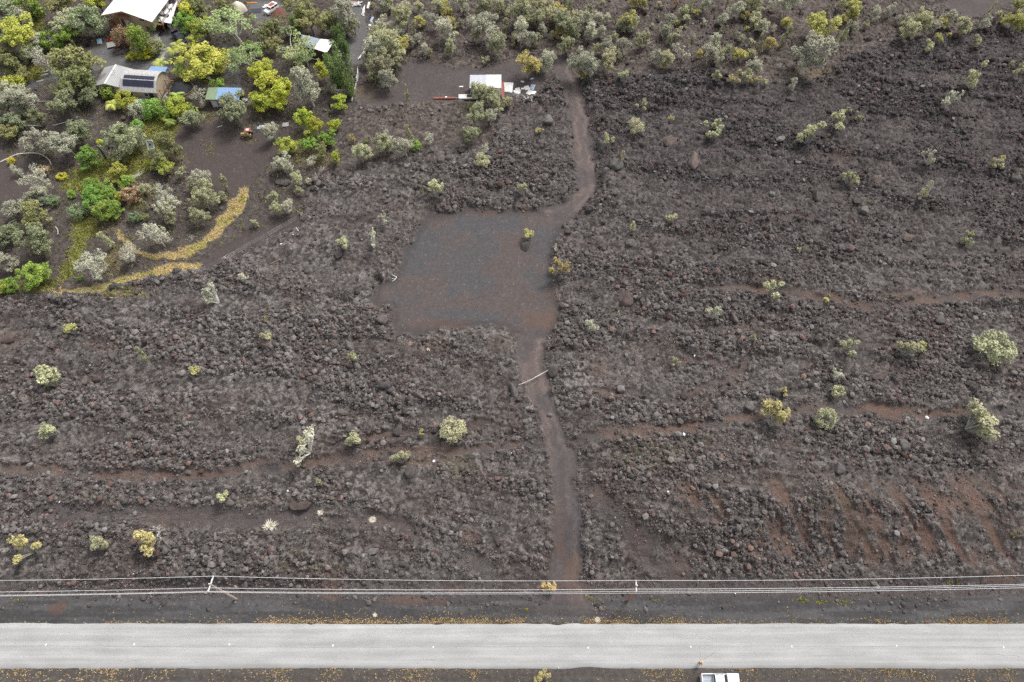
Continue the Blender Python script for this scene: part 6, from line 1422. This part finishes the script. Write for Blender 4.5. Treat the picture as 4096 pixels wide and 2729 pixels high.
# road studs
ST = ['at the edge beside the tan bushes', 'before the grey pole', 'below the grey pole', 'between the pole and the driveway but nearer the pole', 'first before the driveway mouth', 'just past the driveway mouth', 'right beside the walking person', 'first past the white pickup', 'second past the white pickup', 'last before the frame ends']
for i, (px, py) in enumerate(((183, 2580), (536, 2578), (917, 2578), (1331, 2583), (1733, 2589), (2353, 2592), (2763, 2588), (3167, 2587), (3587, 2584), (4015, 2590))):
    p = P(px, py, .07); o = MB().add([(-.10, -.13, 0), (.10, -.13, 0), (.10, .13, 0), (-.10, .13, 0), (-.06, -.08, .035), (.06, -.08, .035), (.06, .08, .035), (-.06, .08, .035)], [(3,2,1,0),(4,5,6,7),(0,1,5,4),(1,2,6,5),(2,3,7,6),(3,0,4,7)]).build('road_stud', M['white']); o.location = p; o.rotation_euler.z = .2 * ((i * 7) % 5 - 2)
    tag(o, 'white stud on the road centre ' + ST[i], 'road stud', 'studs along the road centre')
p = GZ(2232, 2674); o = MB().box(-.05, .05, -.05, .05, -.1, .9).build('marker_stake', M['white']); o.location = p; tag(o, 'small white stake at the road edge opposite the driveway', 'stake')

# ------------------------------------------------------------------ person on the road
def skinned(name, joints, edges, mat, parent, sub=2):
    me = bpy.data.meshes.new(name); me.from_pydata([j[0] for j in joints], edges, []); me.materials.append(mat); o = link(name, me, parent)
    sk = o.modifiers.new('skin', 'SKIN'); sk.use_smooth_shade = True
    for i, j in enumerate(joints): r_ = j[1]; me.skin_vertices[0].data[i].radius = (r_, r_) if not isinstance(r_, tuple) else r_
    me.skin_vertices[0].data[0].use_root = True
    ss = o.modifiers.new('sub', 'SUBSURF'); ss.levels = ss.render_levels = sub
    return o
feet = P(2797, 2654, .06); feet.z = .06
ps = thing('person', 'person standing on the road in a pale shirt and dark shorts with a straw hat', 'person', feet, R(150))
J = [((0, 0, .95), (.15, .11)), ((0, 0, 1.12), (.14, .10)), ((0, 0, 1.34), (.16, .11)), ((0, 0, 1.47), .06), ((0, .02, 1.55), .065), ((0, .03, 1.64), (.085, .10)), ((0, .02, 1.73), .07)]
E_ = [(i, i+1) for i in range(6)]
for s in (-1, 1):
    b_ = len(J); J += [((s*.10, 0, .86), .095), ((s*.12, .03, .50), .065), ((s*.13, -.01, .10), .045), ((s*.13, .0, .04), .045), ((s*.14, .16, .03), .038)]; E_ += [(0, b_), (b_, b_+1), (b_+1, b_+2), (b_+2, b_+3), (b_+3, b_+4)]
    b_ = len(J); J += [((s*.19, 0, 1.39), .06), ((s*.27, .05, 1.13), .045), ((s*.16, .28, 1.10), .034), ((s*.12, .35, 1.11), .038)]; E_ += [(2, b_), (b_, b_+1), (b_+1, b_+2), (b_+2, b_+3)]
    for f in range(4):
        c_ = len(J); J += [((s*.12 - s*.03 + s*.02*f, .41, 1.11), .009), ((s*.12 - s*.03 + s*.02*f, .43 + .006 * (f in (1, 2)), 1.08), .008)]; E_ += [(b_+3, c_), (c_, c_+1)]
    c_ = len(J); J += [((s*.12 - s*.05, .37, 1.12), .010), ((s*.12 - s*.055, .40, 1.10), .009)]; E_ += [(b_+3, c_), (c_, c_+1)]
skinned('body', J, E_, M['skin'], ps)
skinned('shirt', [((0, 0, .98), (.175, .135)), ((0, 0, 1.15), (.165, .125)), ((0, 0, 1.36), (.185, .13)), ((0, 0, 1.45), (.09, .08)), ((.21, .0, 1.37), .075), ((.26, .04, 1.2), .065), ((-.21, .0, 1.37), .075), ((-.26, .04, 1.2), .065)], [(0,1),(1,2),(2,3),(2,4),(4,5),(2,6),(6,7)], M['shirt'], ps)
skinned('shorts', [((0, 0, .97), (.18, .14)), ((.10, 0, .85), .12), ((.12, .02, .58), .10), ((-.10, 0, .85), .12), ((-.12, .02, .58), .10)], [(0,1),(1,2),(0,3),(3,4)], M['shorts'], ps)
ht = MB(); ht.tube([(0, .02, 1.70), (0, .02, 1.71)], [.23, .22], 18).tube([(0, .02, 1.711), (0, .02, 1.80), (0, .02, 1.84)], [.11, .105, .06], 14).build('hat', M['straw'], ps)
MB().tube([(0, -.05, 1.58), (0, -.06, 1.68)], [.085, .09], 10).build('hair', M['hair'], ps)
face = MB().tube([(0, .125, 1.645), (0, .155, 1.625)], [.012, .017], 6).build('nose', M['skin'], ps)
for s in (-1, 1): MB().cyl((s*.035, .118, 1.665), .012, .012, 8, 'y').build('eye', M['hair'], ps); MB().cyl((s*.095, .03, 1.645), .025, .02, 8, 'x').build('ear', M['skin'], ps); MB().box(s*.13 - .05, s*.13 + .05, -.08, .2, -.06, .045).build('shoe', M['shorts'], ps, bevel=.02)
MB().box(-.025, .025, .112, .122, 1.592, 1.6).build('mouth', M['faded_red'], ps)
# ------------------------------------------------------------------ labels: each plant and boulder is told apart by its look and by what it stands near
LMK = [('the white metal shed', 1942, 340), ('the tree crowned mound on the pad', 2112, 975), ('the gravel pad', 1800, 1100), ('the weathered grey pole', 945, 2397), ('the brown pole', 2512, 2401), ('the boxy boulder', 2502, 1203), ('the rope across the driveway', 2140, 1515),
       ('the yellow tractor', 993, 545), ('the solar panelled house', 560, 330), ('the water tank', 725, 355), ('the blue and green shed', 890, 378), ('the large white roofed house', 520, 70), ('the dark blue pickup', 720, 152), ('the driveway bend', 2340, 800), ('the top of the driveway', 2240, 250),
       ('the straw grass loop', 780, 1000), ('the straw grass hook', 960, 800), ('the driveway mouth', 2260, 2330), ('the reddish trench', 3200, 1180), ('the long trench', 2900, 1690), ('the big reddish boulder', 1201, 2023), ('the stripped white car', 1083, 36), ('the half white hut', 1265, 180),
       ('the red steel beam', 1778, 396), ('the plank heap', 1415, 14), ('the reddish cut bank', 3400, 2150), ('the long flat boulder', 2678, 563), ('the dark gravel corner', 3860, 20), ('the carved reddish slab', 3636, 950), ('the reddish outcrop', 43, 1356), ('the pale garage', 440, 310), ('the white frame', 605, 590), ('the cactus clump', 304, 190),
       ('the white fallen trunk', 120, 620), ('the pointed boulder', 3515, 1510), ('the tall split boulder', 3611, 1778), ('the pale tower tree', 3239, 214), ('the dirt track', 1040, 940), ('the long grey slab', 383, 2136)]
LW = [(n_, GZ(x_, y_), x_, y_) for n_, x_, y_ in LMK]
ORD = ['first', 'second', 'third', 'fourth', 'fifth', 'sixth', 'seventh', 'eighth', 'ninth', 'tenth', 'eleventh', 'twelfth', 'thirteenth', 'fourteenth', 'fifteenth', 'sixteenth']
def sector(dx, dy):
    a = math.degrees(math.atan2(dy, dx)) % 360
    return ['right of', 'behind and right of', 'behind', 'behind and left of', 'left of', 'in front and left of', 'in front of', 'in front and right of'][int(((a + 22.5) % 360) // 45)]
items = PLANTS + BOULDERS
bins = {}
for it in items:
    p = it['o'].location; best = None
    for n_, q, lx, ly in LW:
        d = math.hypot(p.x - q.x, p.y - q.y)
        if it['noun'] == 'boulder' and abs(lx - it['px']) < 30 and abs(ly - it['py']) < 30: continue
        if best is None or d < best[0]: best = (d, n_, p.x - q.x, p.y - q.y)
    it['d'], it['lm'] = best[0], best[1]; it['sec'] = sector(best[2], best[3])
    if it['noun'] in ('shrub', 'bush'): it['size'] = 'tiny' if it['w'] < 1.1 else 'small' if it['w'] < 1.9 else 'middling' if it['w'] < 3.2 else 'large'
    elif it['noun'] == 'boulder': it['size'] = 'small' if it['w'] < 1.25 else 'middling' if it['w'] < 2.1 else 'large'
    else: it['size'] = 'small' if it['w'] < 3 else 'middling' if it['w'] < 6 else 'large'
    bins.setdefault((it['noun'], it['lm'], it['sec'], it['col']), []).append(it)
for (noun, lm, sec, colr), L in bins.items():
    L.sort(key=lambda t: t['d'])
    for i, it in enumerate(L):
        shape = ''
        if noun == 'boulder': shape = ' flat' if it['asp'] <= .65 else ' upright' if it['asp'] >= 1.3 else ' blocky' if it['asp'] < .85 else ' rounded'; 
        head = f"{it['size']} {colr}{shape} {noun}" if noun not in ('dead shrub', 'grass tussock', 'palm', 'cypress') else f"{it['size']} {colr} {noun}"
        near = 'close ' if it['d'] < 5 else ''
        lab = f"{head} {near}{sec} {lm}" if len(L) == 1 else f"{head}, {ORD[min(i, 15)]} out {sec} {lm}"
        it['o']['label'] = lab; it['o']['category'] = noun if noun != 'dead shrub' else 'dead shrub'; it['o']['group'] = it['group']

# ------------------------------------------------------------------ light, air and camera
SUN_DIR = Vector((.38, .42, .82)).normalized()      # towards the light
w_ = bpy.data.worlds.new('World'); SC.world = w_; w_.use_nodes = True
N, L = w_.node_tree.nodes, w_.node_tree.links
sky = N.new('ShaderNodeTexSky'); sky.sky_type = 'NISHITA'; sky.sun_disc = False
sky.sun_elevation = math.asin(SUN_DIR.z); sky.sun_rotation = math.atan2(SUN_DIR.x, SUN_DIR.y); sky.dust_density = 4.0; sky.air_density = 1.0; sky.ozone_density = 1.0
hsv = N.new('ShaderNodeHueSaturation'); hsv.inputs['Saturation'].default_value = .22        # cloud cover: nearly neutral
L.new(sky.outputs['Color'], hsv.inputs['Color']); L.new(hsv.outputs['Color'], N['Background'].inputs['Color']); N['Background'].inputs['Strength'].default_value = .15
sd = bpy.data.lights.new('sun', 'SUN'); sd.energy = 1.5; sd.angle = R(16); sd.color = (1, .97, .93)
so = bpy.data.objects.new('sun', sd); COL.objects.link(so); so.rotation_euler = (-SUN_DIR).to_track_quat('-Z', 'Y').to_euler(); so.location = (0, 60, 150)
cam = bpy.data.cameras.new('camera'); cam.sensor_width = 36; cam.lens = 24.0; cam.clip_start = 1; cam.clip_end = 8000
co = bpy.data.objects.new('camera', cam); COL.objects.link(co); co.location = (0, 0, CAM_H); co.rotation_euler = (R(90) - PITCH, 0, 0); SC.camera = co
SC.view_settings.view_transform = 'Standard'; SC.view_settings.look = 'None'; SC.view_settings.gamma = 1; SC.view_settings.exposure = EXPOSURE
SC.cycles.max_bounces = 6; SC.cycles.use_denoising = False; SC.cycles.use_adaptive_sampling = True; SC.cycles.adaptive_threshold = .02
